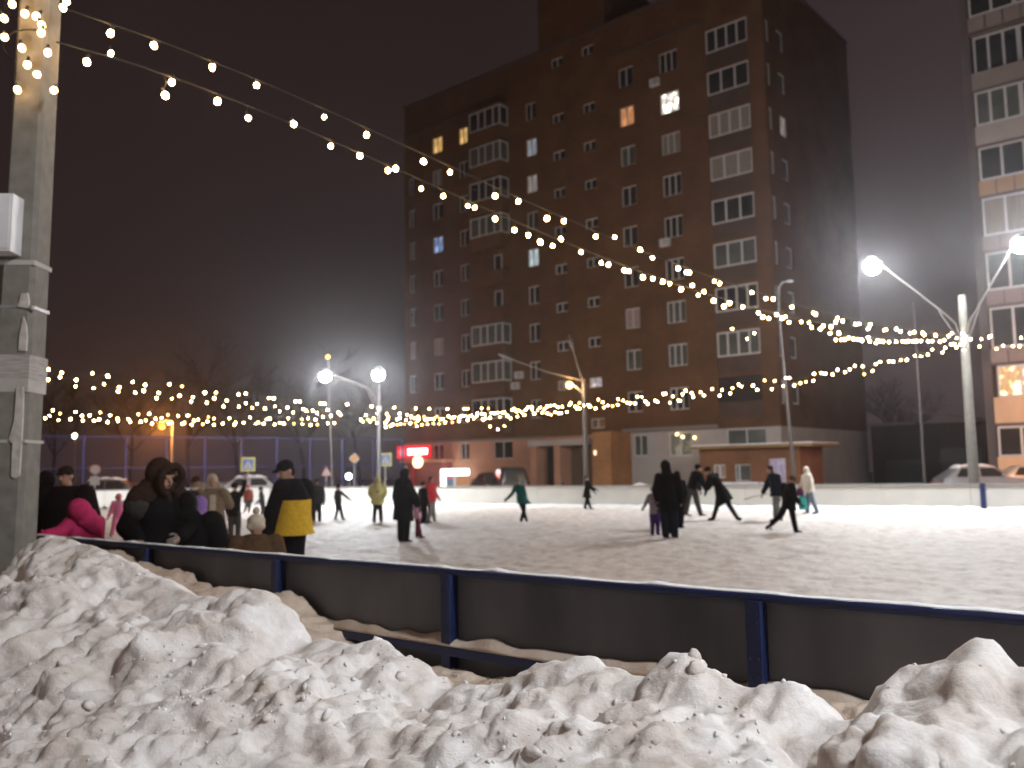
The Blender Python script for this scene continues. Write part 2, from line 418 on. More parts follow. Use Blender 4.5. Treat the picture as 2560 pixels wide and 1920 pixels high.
patchy = np.clip(.45 + 1.9 * perlin(B * 1.9 + 60), 0, 1)
d = .10 * (clods(Q * 2.2) - .55) * (.3 + .7 * lf) + .085 * billow(Q * 2.8) + .065 * (clods(Q * 5.2, 7) - .5) * (.5 + .5 * lf) + .046 * billow(Q * 6.6 + 11)
d += .046 * (clods(Q * 11, 3) - .45) * (1 - .5 * lf) * (.25 + .75 * patchy) + .030 * (clods(Q * 19, 9) - .45) * (1 - .45 * lf) * patchy + .018 * billow(Q * 15 + 23)
cm = np.clip(.2 + 2.2 * perlin(B * 1.4 + 85), 0, 1)
d += .042 * crust(Q * 4.2, 5) * cm * (.6 + .4 * lf) + .022 * crust(Q * 9.5, 2) * np.clip(.4 + 2 * perlin(B * 2.2 + 15), 0, 1)
d += .008 * perlin(Q * 30 + 31) * patchy + .003 * perlin(Q * 62)
# shovel and runoff grooves slanting down the left face
gr = np.stack([(fs + ft * .9) * 4.2, (fs * .5 - ft) * .9, base * 0], 1)
d += .055 * np.clip((-2.2 - fs) / 1.5, 0, 1) * np.where(dn < 0, 1, .2) * perlin(gr + 7)
d = d * np.where(dn > .25, .55, 1) * (1 - .60 * near_crest) * frontmask
Pf = B + N * d[:, None]
Pw = Pf[:, :1] * US + Pf[:, 1:2] * VS; Pw[:, 2] = Pf[:, 2]
# two materials: trough brown is sandy dirt plus warm shade put into the colour
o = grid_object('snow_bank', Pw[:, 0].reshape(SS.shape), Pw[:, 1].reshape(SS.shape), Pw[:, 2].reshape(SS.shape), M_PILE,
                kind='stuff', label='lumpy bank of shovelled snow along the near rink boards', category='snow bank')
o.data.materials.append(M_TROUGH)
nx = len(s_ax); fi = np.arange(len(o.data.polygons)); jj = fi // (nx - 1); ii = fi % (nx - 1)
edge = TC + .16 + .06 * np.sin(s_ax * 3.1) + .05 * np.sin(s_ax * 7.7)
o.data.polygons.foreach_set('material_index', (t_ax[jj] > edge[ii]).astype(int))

# loose crumbs and broken clods of snow lying on the bank
rs = np.random.RandomState(11)
ico = bmesh.new(); bmesh.ops.create_icosphere(ico, subdivisions=2, radius=1.0); ico.verts.ensure_lookup_table()
iv = np.array([v.co[:] for v in ico.verts]); ifc = [tuple(v.index for v in f.verts) for f in ico.faces]; ico.free()
vis = np.where((fs > -9) & (fs < 2.3) & (ft > .7) & (ft < 3.4))[0]
wgt = np.clip(.12 + 1.3 * perlin(B[vis] * 1.6 + 33), .02, 1) * np.where(fs[vis] > -.2, .45, 1)
pick = rs.choice(vis, 1700, replace=False, p=wgt / wgt.sum()); cv = []; cf = []; cmi = []
for q in pick:
    r = min(.026, .0052 / (rs.rand() ** .5 + .06)) ; c = Pw[q]
    sc = r * rs.uniform(.55, 1.35, 3); A = rs.normal(size=(3, 3)); A, _ = np.linalg.qr(A)
    v = iv * (1 + .75 * perlin(iv * 1.15 + rs.rand(3) * 99))[:, None]; v = (v * sc) @ A.T + c - np.array([0, 0, r * .1])
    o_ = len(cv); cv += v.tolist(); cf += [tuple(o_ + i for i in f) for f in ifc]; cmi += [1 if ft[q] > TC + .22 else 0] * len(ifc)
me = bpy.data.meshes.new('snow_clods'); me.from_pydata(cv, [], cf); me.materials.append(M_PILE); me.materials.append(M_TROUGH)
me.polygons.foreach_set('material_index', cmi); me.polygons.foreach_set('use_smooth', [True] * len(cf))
o = link('snow_clods', me); o['kind'] = 'stuff'; o['label'] = 'loose crumbs and clods of snow scattered over the bank'; o['category'] = 'snow'

# ------------------------------------------------------------------ near rink boards (seen from outside)
nb = thing('rink_boards', 'dark plywood rink boards with blue rails and posts behind the foreground snow bank', 'rink boards', site(0, 3.71, 0), TH + .0275)
posts = [-6.94, -5.2, -3.6, -1.77]
while posts[0] > -42: posts.insert(0, posts[0] - 1.74)
while posts[-1] < 5: posts.append(posts[-1] + 1.8)
TOPZ = 1.05
for a, b in zip(posts[:-1], posts[1:]):
    m = MB(); m.box(a + .002, b - .002, 0, .02, .02, TOPZ - .02); m.build('panel', M_PLY, nb)
for a in posts:
    m = MB(); m.box(a - .035, a + .035, -.075, -.004, .50, TOPZ - .028); 
    for zb in (.70, .78, .93, .97):
        for xb in (-.02, .02): m.tube((a + xb, -.074, zb), (a + xb, -.083, zb), .007, .006, 6)
    m.build('post', M_BLUED, nb, bevel=.006)
m = MB(); m.box(posts[0], posts[-1], -.05, .045, TOPZ - .036, TOPZ); m.build('top_rail', M_BLUED, nb, bevel=.012)
m = MB(); m.box(posts[0], posts[-1], -.085, -.003, .58, .63); m.build('lower_rail', M_BLUED, nb, bevel=.008)
# rime along the top rail and snow caught on the lower rail
m = MB(); sv = np.arange(-14, 5, .05); rg = []
hn = perlin(np.stack([sv * 5, sv * 0 + 2, sv * 0], 1)); hn2 = perlin(np.stack([sv * 4, sv * 0 + 9, sv * 0], 1))
for a, h in zip(sv, hn):
    h = .004 + .016 * max(0, h * 2) ** 1.5 + .004 * math.sin(a * 9.3) * math.sin(a * 3.1); rg.append([(a, -.030, TOPZ), (a, .042, TOPZ), (a, .03, TOPZ + h), (a, -.018, TOPZ + h)])
m.loft(rg); m.build('snow_cap', M_SNOWCAP, nb)
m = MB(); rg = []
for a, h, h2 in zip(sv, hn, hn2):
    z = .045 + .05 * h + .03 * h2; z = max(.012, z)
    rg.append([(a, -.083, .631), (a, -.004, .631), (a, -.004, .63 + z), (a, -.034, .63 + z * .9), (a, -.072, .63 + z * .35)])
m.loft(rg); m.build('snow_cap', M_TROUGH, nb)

# ------------------------------------------------------------------ far rink boards
fb = thing('rink_boards', 'white rink boards with grey top edge along the far side and left end', 'rink boards', (0, 0, 0), 0)
line = [(-44.5, 3.9), (-44.5, 12), (-44.5, 20.0), (-43.9, 23.0), (-42.4, 25.3), (-40.2, 26.7), (-36.5, 27.05), (-32.8, 27.7), (-28.3, 28.6), (-24.2, 29.4), (-20.1, 30.2), (-15.5, 31.25), (-10.8, 32.2), (-8.0, 32.7), (-4, 33.1), (6, 33.8)]
BH = .93
for i in range(len(line) - 1):
    a = site(*line[i]); b = site(*line[i + 1]); L = (b - a).length; n = max(1, round(L / 2.05))
    ang = math.atan2(b.y - a.y, b.x - a.x)
    for k in range(n):
        p = a.lerp(b, k / n); q = a.lerp(b, (k + 1) / n)
        m = MB(); m.box(.006, (q - p).length - .006, 0, .03, -.02, BH - .04); m.build('panel', M_BOARD, fb, p, ang)
    m = MB(); m.box(-.02, L + .02, -.025, .055, BH - .04, BH); m.build('top_rail', M_GREY, fb, a, ang)
m = MB(); p = on_z(1407, 1267, 0); m.box(-.07, .07, -.05, .05, 0, 1.02); m.tube((0, 0, 1.02), (0, 0, 1.06), .07, .02, 8)
o = m.build('gate_post', M_BLACKP, None, p - Vector(VS) * .0, TH, .01); tag(o, 'short dark gate post standing alone against the far white boards', 'post')
m = MB(); m.box(-.085, .085, -.10, -.004, 0, BH + .01); m.build('post', M_BLUE, fb, on_z(2461, 1279, 0) - Vector((0, .02, 0)), TH, .01)
# snow pushed up along the foot of the far boards
sv = np.arange(0, 1.0001, 1 / 420); acc = [0]
for i in range(2, len(line) - 1): acc.append(acc[-1] + (site(*line[i + 1]) - site(*line[i])).length)
rows = []
hv = perlin(np.stack([sv * 60, sv * 0, sv * 0], 1)); hv2 = perlin(np.stack([sv * 190, sv * 0 + 4, sv * 0], 1))
for kk, f in enumerate(sv):
    L = f * acc[-1]; i = max(j for j in range(len(acc) - 1) if acc[j] <= L + 1e-6); a = site(*line[2 + i]); b = site(*line[3 + i])
    e = (b - a).normalized(); nrm = Vector((e.y, -e.x, 0)); p = a + e * (L - acc[i])
    H = .15 + .10 * hv[kk] + .06 * hv2[kk]
    row = []
    for j, (w, h) in enumerate(((.02, 1), (.18, 1.0), (.4, .75), (.7, .35), (1.0, .1), (1.25, -.25))):
        row.append(p + nrm * (w * (1 + .35 * hv[kk])) + Vector((0, 0, H * h * (1 + .2 * hv2[(kk * 3 + j * 31) % len(hv2)]))))
    rows.append(row)
RX = np.array([[q.x for q in r] for r in rows]); RY = np.array([[q.y for q in r] for r in rows]); RZ = np.array([[q.z for q in r] for r in rows])
grid_object('snow_bank', RX, RY, RZ, M_BANK, kind='stuff', label='low ridge of white snow pushed against the far boards', category='snow bank')

# ------------------------------------------------------------------ lamps
def point(name, loc, watts, col, parent, radius=.14):
    d = bpy.data.lights.new(name, 'POINT'); d.energy = watts; d.color = col; d.shadow_soft_size = radius
    o = bpy.data.objects.new(name, d); COL.objects.link(o); o.parent = parent; o.location = loc
    return o
COOL = (.90, .96, 1.0)
def flood_post(label, base, top, collar, heads, watts, r0=.17, r1=.10, mpole=M_CONC2, sleeve=None, group=None, col=COOL):
    """pole with bracket arms; heads = list of offsets (x, y, z) from the base"""
    t = thing('floodlight_post', label, 'lamp post', base, 0, group)
    m = MB(); m.tube((0, 0, -.1), (0, 0, top), r0, r1, 16); m.build('pole', mpole, t)
    if sleeve:
        m = MB(); m.tube((0, 0, 0), (0, 0, sleeve), r0 + .025, r0 + .022, 16); m.build('sleeve', M_BLUE, t)
    m = MB(); m.tube((0, 0, collar - .12), (0, 0, collar + .12), r1 + .06, r1 + .06, 14); m.build('collar', M_STEEL, t)
    for h in heads:
        h = Vector(h); e = Vector((h.x, h.y, 0)).normalized()
        k1 = e * (r1 + .05) + Vector((0, 0, collar + .1)); kn = e * .75 + Vector((0, 0, collar + .95)); tip = h - e * .22 + Vector((0, 0, .02))
        m = MB(); m.path([k1, e * .3 + Vector((0, 0, collar + .55)), kn, tip], .029, 8)
        m.path([e * (r1 + .05) + Vector((0, 0, collar - .1)), e * .45 + Vector((0, 0, collar + .3)), kn + e * .15 + Vector((0, 0, .05))], .024, 8)
        m.build('arm', M_ARM, t)
        def ring(r_, z_): return [h + Vector((r_ * math.cos(a_), r_ * math.sin(a_), z_)) for a_ in [2 * math.pi * i / 24 for i in range(24)]]
        m = MB(); m.loft([ring(.05, .22), ring(.10, .21), ring(.16, .14), ring(.27, .03), ring(.28, -.02), ring(.25, -.01), ring(.12, .06), ring(.02, .06)], 0, True)
        hd = m.build('lamp_head', M_GREY, t)
        m = MB(); m.ball(h + Vector((0, 0, -.16)), (.25, .25, .235), 0, 16, 12); m.build('lens', glow('lamp_lens_%d' % watts, col, watts / (4 * math.pi) / .19), hd)
    return t
G_F = 'floodlight posts round the rink'
RP = on_z(2460, 1275, 0); RP = Vector((15.9, 30.6, 0))
ph = R(-26)
e = Vector((math.cos(ph), math.sin(ph), 0))
flood_post('tall concrete floodlight post with blue base and two glowing lamps at the far right boards', RP, 7.5, 5.95,
           [tuple(on_d(2181, 668, 30.3) - RP + Vector((0, 0, .16))), tuple(on_d(2552, 613, 27.7) - RP + Vector((0, 0, .16)))], 4300, .185, .12, mat('lamp_post_concrete', (.115, .105, .09), .9, .15, 5, .2), None, G_F)
LP = Vector((-6.64, 43.7, 0))
hA = on_d(813, 933, 40.6) - LP; hB = on_d(946, 929, 40.2) - LP
flood_post('floodlight post with two glowing lamps at the far left corner of the rink', LP, 6.0, 4.75, [tuple(hA), tuple(hB)], 3300, .11, .07, mat('dark_post_steel', (.055, .052, .055), .6, .15, 9), None, G_F)
# the near post: it stands outside the picture, its lamp lights the snow bank
flood_post('concrete floodlight post on the near side of the rink, outside the picture', Vector((7.6, -1.6, 0)), 7.5, 5.95,
           [(-1.9, .9, 8.6), (1.9, -.9, 8.6)], 2750, .20, .13, M_CONC2, 1.0, G_F, (.96, .98, 1))
flood_post('street lamp behind the photographer, outside the picture', Vector((-5.5, -4.5, 0)), 7.0, 5.5, [(1.2, .8, 7.4)], 230, .16, .1, M_CONC2, None, G_F, (1, .74, .56))

# near concrete pole on the left
NP = Vector((-3.755, 6.6, 0))
npole = thing('utility_pole', 'weathered concrete utility pole with snow patches and notices at the left edge of the picture', 'pole', NP, R(2)); npole.rotation_euler.y = .0165
m = MB(); rings = []
for z, w in ((-.1, .145), (9.2, .098)):
    c = w * .25; rings.append([(-w, -w + c, z), (-w + c, -w, z), (w - c, -w, z), (w, -w + c, z), (w, w - c, z), (w - c, w, z), (-w + c, w, z), (-w, w - c, z)])
m.loft(rings, 0, True, False); m.build('shaft', M_CONC, npole)
def pole_px(x, y):
    p = on_d(x, y, 6.455) - NP; return p - Vector((p.z * .0165, 0, 0))
def w_at(z): return .145 + (.098 - .145) * (z + .1) / 9.3
for y0, y1, ex in ((648, 660, .004), (885, 946, .005), (946, 978, .003), (1098, 1106, .003)):
    z0 = pole_px(60, y1).z; z1 = pole_px(60, y0).z; w = w_at((z0 + z1) / 2) + ex
    m = MB(); m.box(-w, w, -w, w, z0, z1)
    if y0 == 885: m.build('notice', mat('old_paper', (.33, .305, .29), .8, .25, 7, 0, 0, .2, stretch=(1, 1, 9)), npole)
    else: m.build('band', M_CONC2, npole)
z = pole_px(60, 765).z; w = w_at(z) + .002
m = MB(); m.box(-w, w, -w, w, z - .012, z + .012); m.ball((-w, -w, z + .01), .022); m.ball((w, -w, z - .01), .022); m.build('band', M_STEEL, npole)
patches = [[(50, 733), (66, 731), (72, 752), (98, 764), (94, 770), (40, 765), (46, 752)],
           [(56, 790), (62, 808), (68, 838), (66, 876), (44, 876), (46, 838), (52, 808)],
           [(40, 966), (56, 966), (60, 1030), (72, 1080), (78, 1094), (98, 1106), (70, 1108), (54, 1110), (50, 1140), (62, 1152), (52, 1165), (48, 1188), (36, 1196), (26, 1190), (28, 1140), (30, 1108), (20, 1100), (34, 1050)],
           [(8, 1466), (16, 1452), (26, 1466), (40, 1476), (20, 1482), (6, 1478)]]
for pl in patches:
    pz = [pole_px(*q) for q in pl]; zc0 = sum(p.z for p in pz) / len(pz); w = w_at(zc0)
    m = MB(); m.prism([(max(-w + .02, min(w - .02, p.x)), p.z) for p in pz], Matrix.Translation((0, -w - .016, 0)), .022); m.build('snow_patch', M_RIME, npole)
c0 = pole_px(-16, 640); c1 = pole_px(56, 497)
m = MB(); m.box(c0.x, c1.x, -w_at(4) - .16, -w_at(4) - .004, c0.z, c1.z)
m.box(c0.x + .015, c1.x - .015, -w_at(4) - .168, -w_at(4) - .161, c0.z + .02, c1.z - .02)
m.build('cabinet', mat('white_enamel', (.62, .61, .63), .45, .1, 5), npole, bevel=.012)
m = MB(); m.box(-.9, .9, -.05, .05, 7.6, 7.7); m.build('crossarm', M_STEEL, npole)

# ------------------------------------------------------------------ light garlands
bulb_m = {}
def bulb_mesh(dim):
    if dim in bulb_m: return bulb_m[dim]
    m = MB(); m.ball((0, 0, -.035), (.026, .026, .030), 0, 8, 6); m.tube((0, 0, -.012), (0, 0, .028), .014, .012, 7, 1)
    bulb_m[dim] = m.mesh('bulb', [M_BULBW if dim == 2 else M_BULBD if dim else M_BULB, M_CABLE]); return bulb_m[dim]
def garland(label, a, b, bulbs, ext=(None, None), lift=10):
    """bulbs hang below a sagging cable strung in the vertical plane through a and b"""
    pts = sorted(bulbs)
    xs = np.array([p[0] for p in pts]); ys = np.array([p[1] for p in pts])
    deg = 3 if len(pts) > 12 else 1 if len(pts) < 5 else 2
    cf = np.polyfit(xs, ys, deg)
    sd = float(np.std(ys - np.polyval(cf, xs)))
    x0 = xs.min() - 12 if ext[0] is None else ext[0]; x1 = xs.max() + 12 if ext[1] is None else ext[1]
    t = thing('light_garland', label, 'string lights', on_plane(xs.mean(), np.polyval(cf, xs.mean()), a, b), 0, 'garlands strung over the rink')
    o0 = t.location.copy()
    f = lambda x: np.polyval(cf, min(max(x, xs.min()), xs.max())) + (np.polyval(np.polyder(cf), xs.min()) * (x - xs.min()) if x < xs.min() else np.polyval(np.polyder(cf), xs.max()) * (x - xs.max()) if x > xs.max() else 0)
    path = []
    n = 60
    for i in range(n + 1):
        pass
    for x in sorted(set([x0 + (x1 - x0) * i / n for i in range(n + 1)] + [float(q) for q in xs])):
        p = on_plane(x, f(x), a, b); path.append(p + Vector((0, 0, .07)) - o0)
    m = MB(); m.path(path, .007, 5)
    drops = []
    for q in pts:
        p = on_plane(q[0], q[1], a, b); c = on_plane(q[0], f(q[0]), a, b) + Vector((0, 0, .07))
        off = Vector((rnd.uniform(-.05, .05), rnd.uniform(-.10, .10), 0))
        top = p + Vector((0, 0, .045)) + off * 0
        if c.z > top.z + .01: m.path([c - o0, (c + top) / 2 + off * .4 - o0, top - o0], .004, 4)
        else: m.path([c - o0, c + Vector((0, 0, max(0, top.z - c.z) + .03)) + off * .3 - o0, top - o0], .004, 4)
        drops.append((p, len(q) > 2))
    m.build('cable', M_CABLE, t)
    for p, dim in drops:
        bo = link('bulb', bulb_mesh(dim), t, p + Vector((0, 0, .035)) - o0); bo.rotation_euler = (rnd.uniform(-.5, .5), rnd.uniform(-.5, .5), 0); k_ = rnd.choice((.8, .9, 1, 1, 1.1, 1.2)); bo.scale = (k_, k_, k_)
    return t
def Z(pts, ox, oy, sc): return [(ox + p[0] / sc, oy + p[1] / sc) + tuple(p[2:]) for p in pts]
z1 = lambda p: Z(p, 0, 0, 2.572); z2 = lambda p: Z(p, 860, 0, 2.572); z4 = lambda p: Z(p, 0, 640, 2.572)
z5 = lambda p: Z(p, 860, 640, 2.572); z6 = lambda p: Z(p, 1700, 640, 2.572); z7 = lambda p: Z(p, 900, 1000, 4.424); z8 = lambda p: Z(p, 1400, 1000, 3.16)
upper = z1([(720, 215), (980, 290), (1365, 430), (1640, 550), (2088, 760)]) + z2([(147, 868), (505, 1040), (683, 1110), (972, 1257), (1125, 1294), (1310, 1400), (1412, 1420), (1618, 1522), (1735, 1530), (1898, 1606)]) \
    + z5([(1977, 18), (2155, 80), (2205, 107)]) + z6([(62, 108), (220, 165), (262, 178), (460, 237), (550, 275), (602, 275), (722, 330), (858, 368), (870, 372), (1015, 400), (1050, 418), (1130, 438), (1150, 438), (1222, 440), (1215, 465), (1310, 480), (1325, 475), (1395, 470), (1420, 485), (1480, 498), (1505, 490), (1560, 495), (1572, 505), (1643, 510), (1725, 515), (1748, 497), (1780, 530)])
lower = z1([(560, 400), (710, 350), (1110, 530), (1047, 612), (1403, 652), (1585, 760), (1877, 797), (2135, 945)]) + z2([(95, 1005), (285, 1095), (332, 1083), (500, 1217), (643, 1265), (790, 1330), (845, 1338), (967, 1408), (1095, 1478), (1183, 1512), (1253, 1555), (1336, 1585), (1390, 1540), (1525, 1622)]) \
    + z5([(1655, 47), (1705, 57), (1795, 97), (1825, 98), (1920, 135), (1985, 145), (2055, 165), (2090, 180), (2172, 213)]) + z6([(75, 190), (122, 255), (155, 232), (210, 287), (288, 322), (322, 300), (402, 330), (498, 368), (540, 392), (565, 402), (617, 378), (655, 400), (675, 393), (702, 430), (775, 427), (830, 433), (847, 460), (905, 468), (920, 450), (972, 455), (1003, 425)])
low2 = z6([(970, 497), (1015, 497), (1003, 540), (1042, 540), (1062, 537), (1088, 528), (1118, 535), (1138, 540), (1168, 540), (1208, 525), (1218, 550), (1262, 562), (1268, 545), (1285, 548), (1302, 551), (1345, 555), (1390, 552), (1430, 550), (1450, 552), (1470, 548), (1505, 548), (1522, 548), (1552, 548), (1596, 548), (1625, 548), (1675, 550), (1698, 542), (1740, 568), (1765, 565), (1775, 585), (1800, 570), (1825, 562), (1815, 498), (1848, 500), (1828, 605)])
PA, PB = (-3.62, 6.42), (RP.x, RP.y)
garland('warm garland strung highest, from near the left pole down to the far right floodlight post', PA, PB, upper, ext=(150, 2415))
garland('warm garland hanging just under the highest one, from the left pole past the tower', PA, PB, lower, ext=(140, 2100))
garland('short dense garland of bulbs ending at the far right floodlight post', PA, PB, low2, ext=(2070, 2415))
garland('three bulbs hanging loose on a short strand before the tall brick tower', (8.2, 33), (12, 30.6), z6([(335, 468), (475, 498), (430, 532)]))
garland('garland running off to the right from the far right floodlight post', PB, (27, 22), z6([(1870, 535), (1937, 535), (1990, 520), (2002, 515), (2190, 527), (1930, 582), (2035, 600), (2078, 577), (2140, 580), (2185, 580)]), ext=(2412, 2640))
M1 = z6([(1690, 620), (1703, 592), (1623, 603), (1595, 635), (1552, 647), (1510, 643), (1462, 667), (1420, 670), (1372, 681), (1340, 677), (1288, 680), (1257, 697), (1240, 740), (1185, 760, 1), (1175, 710), (1123, 708), (1093, 730), (1060, 748), (1015, 733), (978, 762), (938, 757), (908, 752), (860, 757), (857, 803), (808, 810, 1), (775, 818), (737, 832), (705, 785), (680, 787), (665, 838), (610, 805), (590, 857), (542, 803), (495, 860), (472, 833), (397, 840), (375, 828), (337, 850), (325, 883), (268, 863), (255, 898), (208, 855), (157, 897), (135, 877), (88, 907), (73, 882), (35, 865), (15, 890), (0, 932)]) \
    + z5([(2150, 930), (2115, 902), (2093, 945), (2065, 887), (2050, 888), (2017, 940), (2000, 930), (1955, 950), (1940, 935), (1915, 908), (1885, 905), (1870, 948), (1840, 947), (1820, 945), (1793, 930), (1762, 922), (1757, 957), (1725, 965, 1), (1695, 962), (1670, 973, 1), (1663, 940), (1637, 925), (1617, 980), (1580, 970), (1570, 958)])
dense = [(65, 170), (193, 150), (195, 185), (155, 205), (85, 213, 1), (35, 243), (10, 215), (112, 240), (187, 253), (207, 272, 1), (293, 155), (318, 187), (285, 250), (305, 215), (440, 150), (445, 195), (410, 215), (525, 165), (560, 185), (512, 222), (600, 200, 1), (640, 185), (655, 210), (705, 185, 1), (720, 215), (750, 210), (785, 210), (820, 208), (848, 185, 1), (640, 230), (920, 210), (895, 215), (980, 180), (1010, 200), (1045, 190), (1093, 232), (1100, 195), (1120, 175), (1155, 175), (1190, 190), (1188, 220), (1230, 175), (1260, 205), (1290, 180), (1300, 150), (1345, 155), (1375, 160), (1360, 215), (1385, 200), (1443, 197), (1455, 145), (1490, 145), (1525, 140), (1547, 190), (1570, 140), (1600, 140), (1630, 175), (1663, 203), (1680, 110), (1710, 100), (1730, 130), (1755, 115), (1740, 185), (1790, 135), (1812, 165), (1830, 110), (1860, 80), (1900, 80), (1905, 105), (1930, 150), (1965, 115), (1990, 85), (2015, 140), (2045, 100), (2065, 70), (2075, 150), (2110, 165), (2110, 65), (2150, 60), (2160, 135), (2190, 80), (2200, 145)]
dlow = [(285, 298), (340, 288), (362, 272), (410, 275, 1), (450, 267), (495, 270, 1), (552, 257), (612, 255, 1), (627, 290), (687, 275, 1), (743, 268, 1), (813, 262, 1), (877, 265, 1), (942, 247), (1020, 250, 1)]
drt = z8([(20, 55), (85, 25), (55, 95), (12, 105), (120, 50), (155, 25, 1), (155, 68), (185, 45), (130, 70), (230, 45), (238, 55), (75, 35), (140, 62)])
LPx = (LP.x, LP.y)
garland('garland rising to the right from low over the boards to the far right floodlight post', PB, LPx, M1, ext=(1450, 2412))
garland('thickest tangle of warm bulbs low before the entrance of the brick tower', PB, LPx, z7(dense) + drt, ext=(940, 1475))
garland('lowest row of dim yellow bulbs right of the far left floodlight post', (LP.x, LP.y - 1), (8, 40), z7(dlow))
garland('three bulbs hanging loose under the tangle before the brick tower', (0, 42), (6, 38), z7([(1440, 293), (1525, 328), (1597, 290)]))
A1 = z4([(305, 730), (593, 757), (688, 772), (858, 813), (932, 830), (1092, 827), (1172, 840, 1), (1320, 878), (1390, 880), (1535, 890), (1583, 885), (1725, 915), (1757, 917), (1900, 935), (1930, 937), (2065, 948), (2085, 950)]) + z5([(20, 955), (180, 967), (322, 977), (462, 980), (550, 982), (665, 983), (775, 983), (797, 983), (885, 980), (930, 980, 1)])
A2 = z4([(395, 753), (388, 780), (308, 795), (492, 797), (483, 840), (668, 825), (605, 852), (767, 843), (755, 873), (922, 865), (867, 880), (1015, 880), (1005, 915), (1155, 897), (1107, 920), (1240, 910), (1230, 938), (1377, 913), (1330, 943), (1457, 930), (1437, 968), (1582, 947), (1535, 970), (1655, 952), (1620, 978), (1705, 980), (1770, 967), (1797, 1000), (1847, 975), (1885, 1007), (1948, 985), (1968, 995), (2010, 995), (2040, 1010), (2107, 990), (2127, 1028), (2175, 1005)])
B1 = z4([(337, 993), (388, 1015, 1), (488, 1003), (530, 1028), (573, 1025), (645, 1008), (710, 1025), (757, 1045), (887, 1020), (958, 1015), (1002, 1048), (1043, 1043), (1077, 1022, 1), (1147, 1030), (1212, 1026), (1245, 1058), (1275, 1053), (1337, 1037, 1), (1372, 1048), (1475, 1043), (1608, 1040), (1715, 1050), (1735, 1045), (1855, 1045), (1940, 1050, 1), (1980, 1045), (2030, 1052), (2075, 1035), (2190, 1020)])
B2 = z4([(290, 1043), (317, 1030), (375, 1057), (452, 1048), (533, 1060), (607, 1058), (640, 1050), (690, 1067), (760, 1060), (823, 1048), (840, 1068), (907, 1065), (935, 1058), (980, 1078), (1085, 1075), (1105, 1072), (1170, 1080), (1185, 1073), (1230, 1085), (1305, 1080, 1), (1335, 1065), (1375, 1085), (1430, 1077), (1505, 1084), (1516, 1072), (1565, 1073), (1645, 1080), (1660, 1072), (1695, 1078), (1770, 1083), (1800, 1072), (1823, 1077), (1890, 1080, 1), (1943, 1083), (1997, 1087), (2040, 1085, 1), (2107, 1075), (2150, 1073)])
garland('widely spaced garland highest in the left half, sagging from the left towards the brick tower', (-10.5, 19), (-1, 48), A1, ext=(-40, 1240))
garland('zigzag garland under the highest left one, ending at the far left floodlight post', (-11.5, 22), LPx, A2, ext=(-40, 946))
garland('upper of the two level garlands low across the left over the people', (-17, 29), LPx, B1, ext=(-40, 946))
garland('lower of the two level garlands low across the left over the people', (-17.5, 30), (LP.x - .3, LP.y + .3), B2, ext=(-40, 946))
# garland wound round the near pole
t = thing('light_garland', 'warm bulbs wound round the top of the left utility pole', 'string lights', NP + Vector((0, 0, 4.6)), 0, 'garlands strung over the rink')
m = MB(); sp = []
for i in range(70):
    a = i * .42; zz = .15 + i * .022; w = w_at(4.6 + zz) + .03; sp.append((w * 1.15 * math.cos(a), w * 1.15 * math.sin(a), zz))
m.path(sp, .006, 5); m.build('cable', M_CABLE, t)
for x, y in ((66, 33), (98, 42), (99, 62), (106, 80), (154, 16), (168, 4), (10, 95), (52, 118), (3, 45), (39, 222), (136, 229), (70, 160), (120, 130), (30, 8), (112, -25), (80, -60), (20, -40), (128, -70), (90, 190)):
    p = on_d(x, y, 6.40 - rnd.random() * .05) - NP - Vector((0, 0, 4.6))
    bo = link('bulb', bulb_mesh(2), t, p + Vector((0, 0, .03))); bo.rotation_euler = (rnd.uniform(-.6, .6), rnd.uniform(-.6, .6), 0)

# ------------------------------------------------------------------ brick tower
M_BRICK = brick('brown_brick', (.114, .053, .0235), (.088, .040, .0175), (.098, .059, .036))
M_BRICKD = brick('dark_brick', (.13, .06, .04), (.10, .045, .03), (.12, .08, .06))
M_PLINTH = mat('white_plaster', (.34, .30, .275), .9, .1, .6, .1)
M_SALMON = mat('salmon_plaster', (.38, .20, .13), .9, .12, .7, .1)
M_SLAB = mat('loggia_panel', (.062, .036, .025), .85, .15, 1.2)
M_DARKIN = mat('dark_recess', (.02, .016, .015), .9, .2, 2)
M_LEDGE = mat('dark_cornice', (.075, .045, .035), .9, .15, 2)
LY = lit_room('lit_room_yellow', (.75, .38, .10), (1, .62, .22), .55, .8)
LO = lit_room('lit_room_orange', (.45, .17, .07), (.95, .42, .17), .55, .6)
LW = lit_room('lit_room_white', (.62, .55, .45), (1, .97, .88), 1.0, 5)
LB = lit_room('lit_room_bluish', (.20, .21, .25), (.52, .55, .62), .42, .3)
LG = lit_room('lit_room_grey', (.20, .17, .16), (.55, .48, .45), .42, .3)
LC = lit_room('lit_room_cold', (.28, .34, .36), (.62, .72, .76), .7, .4)
LV = lit_room('lit_room_violet', (.12, .10, .30), (.16, .28, .42), .7, 2.0)
LS = lit_room('lit_stair', (.35, .27, .28), (.85, .75, .78), .5, 1.5)
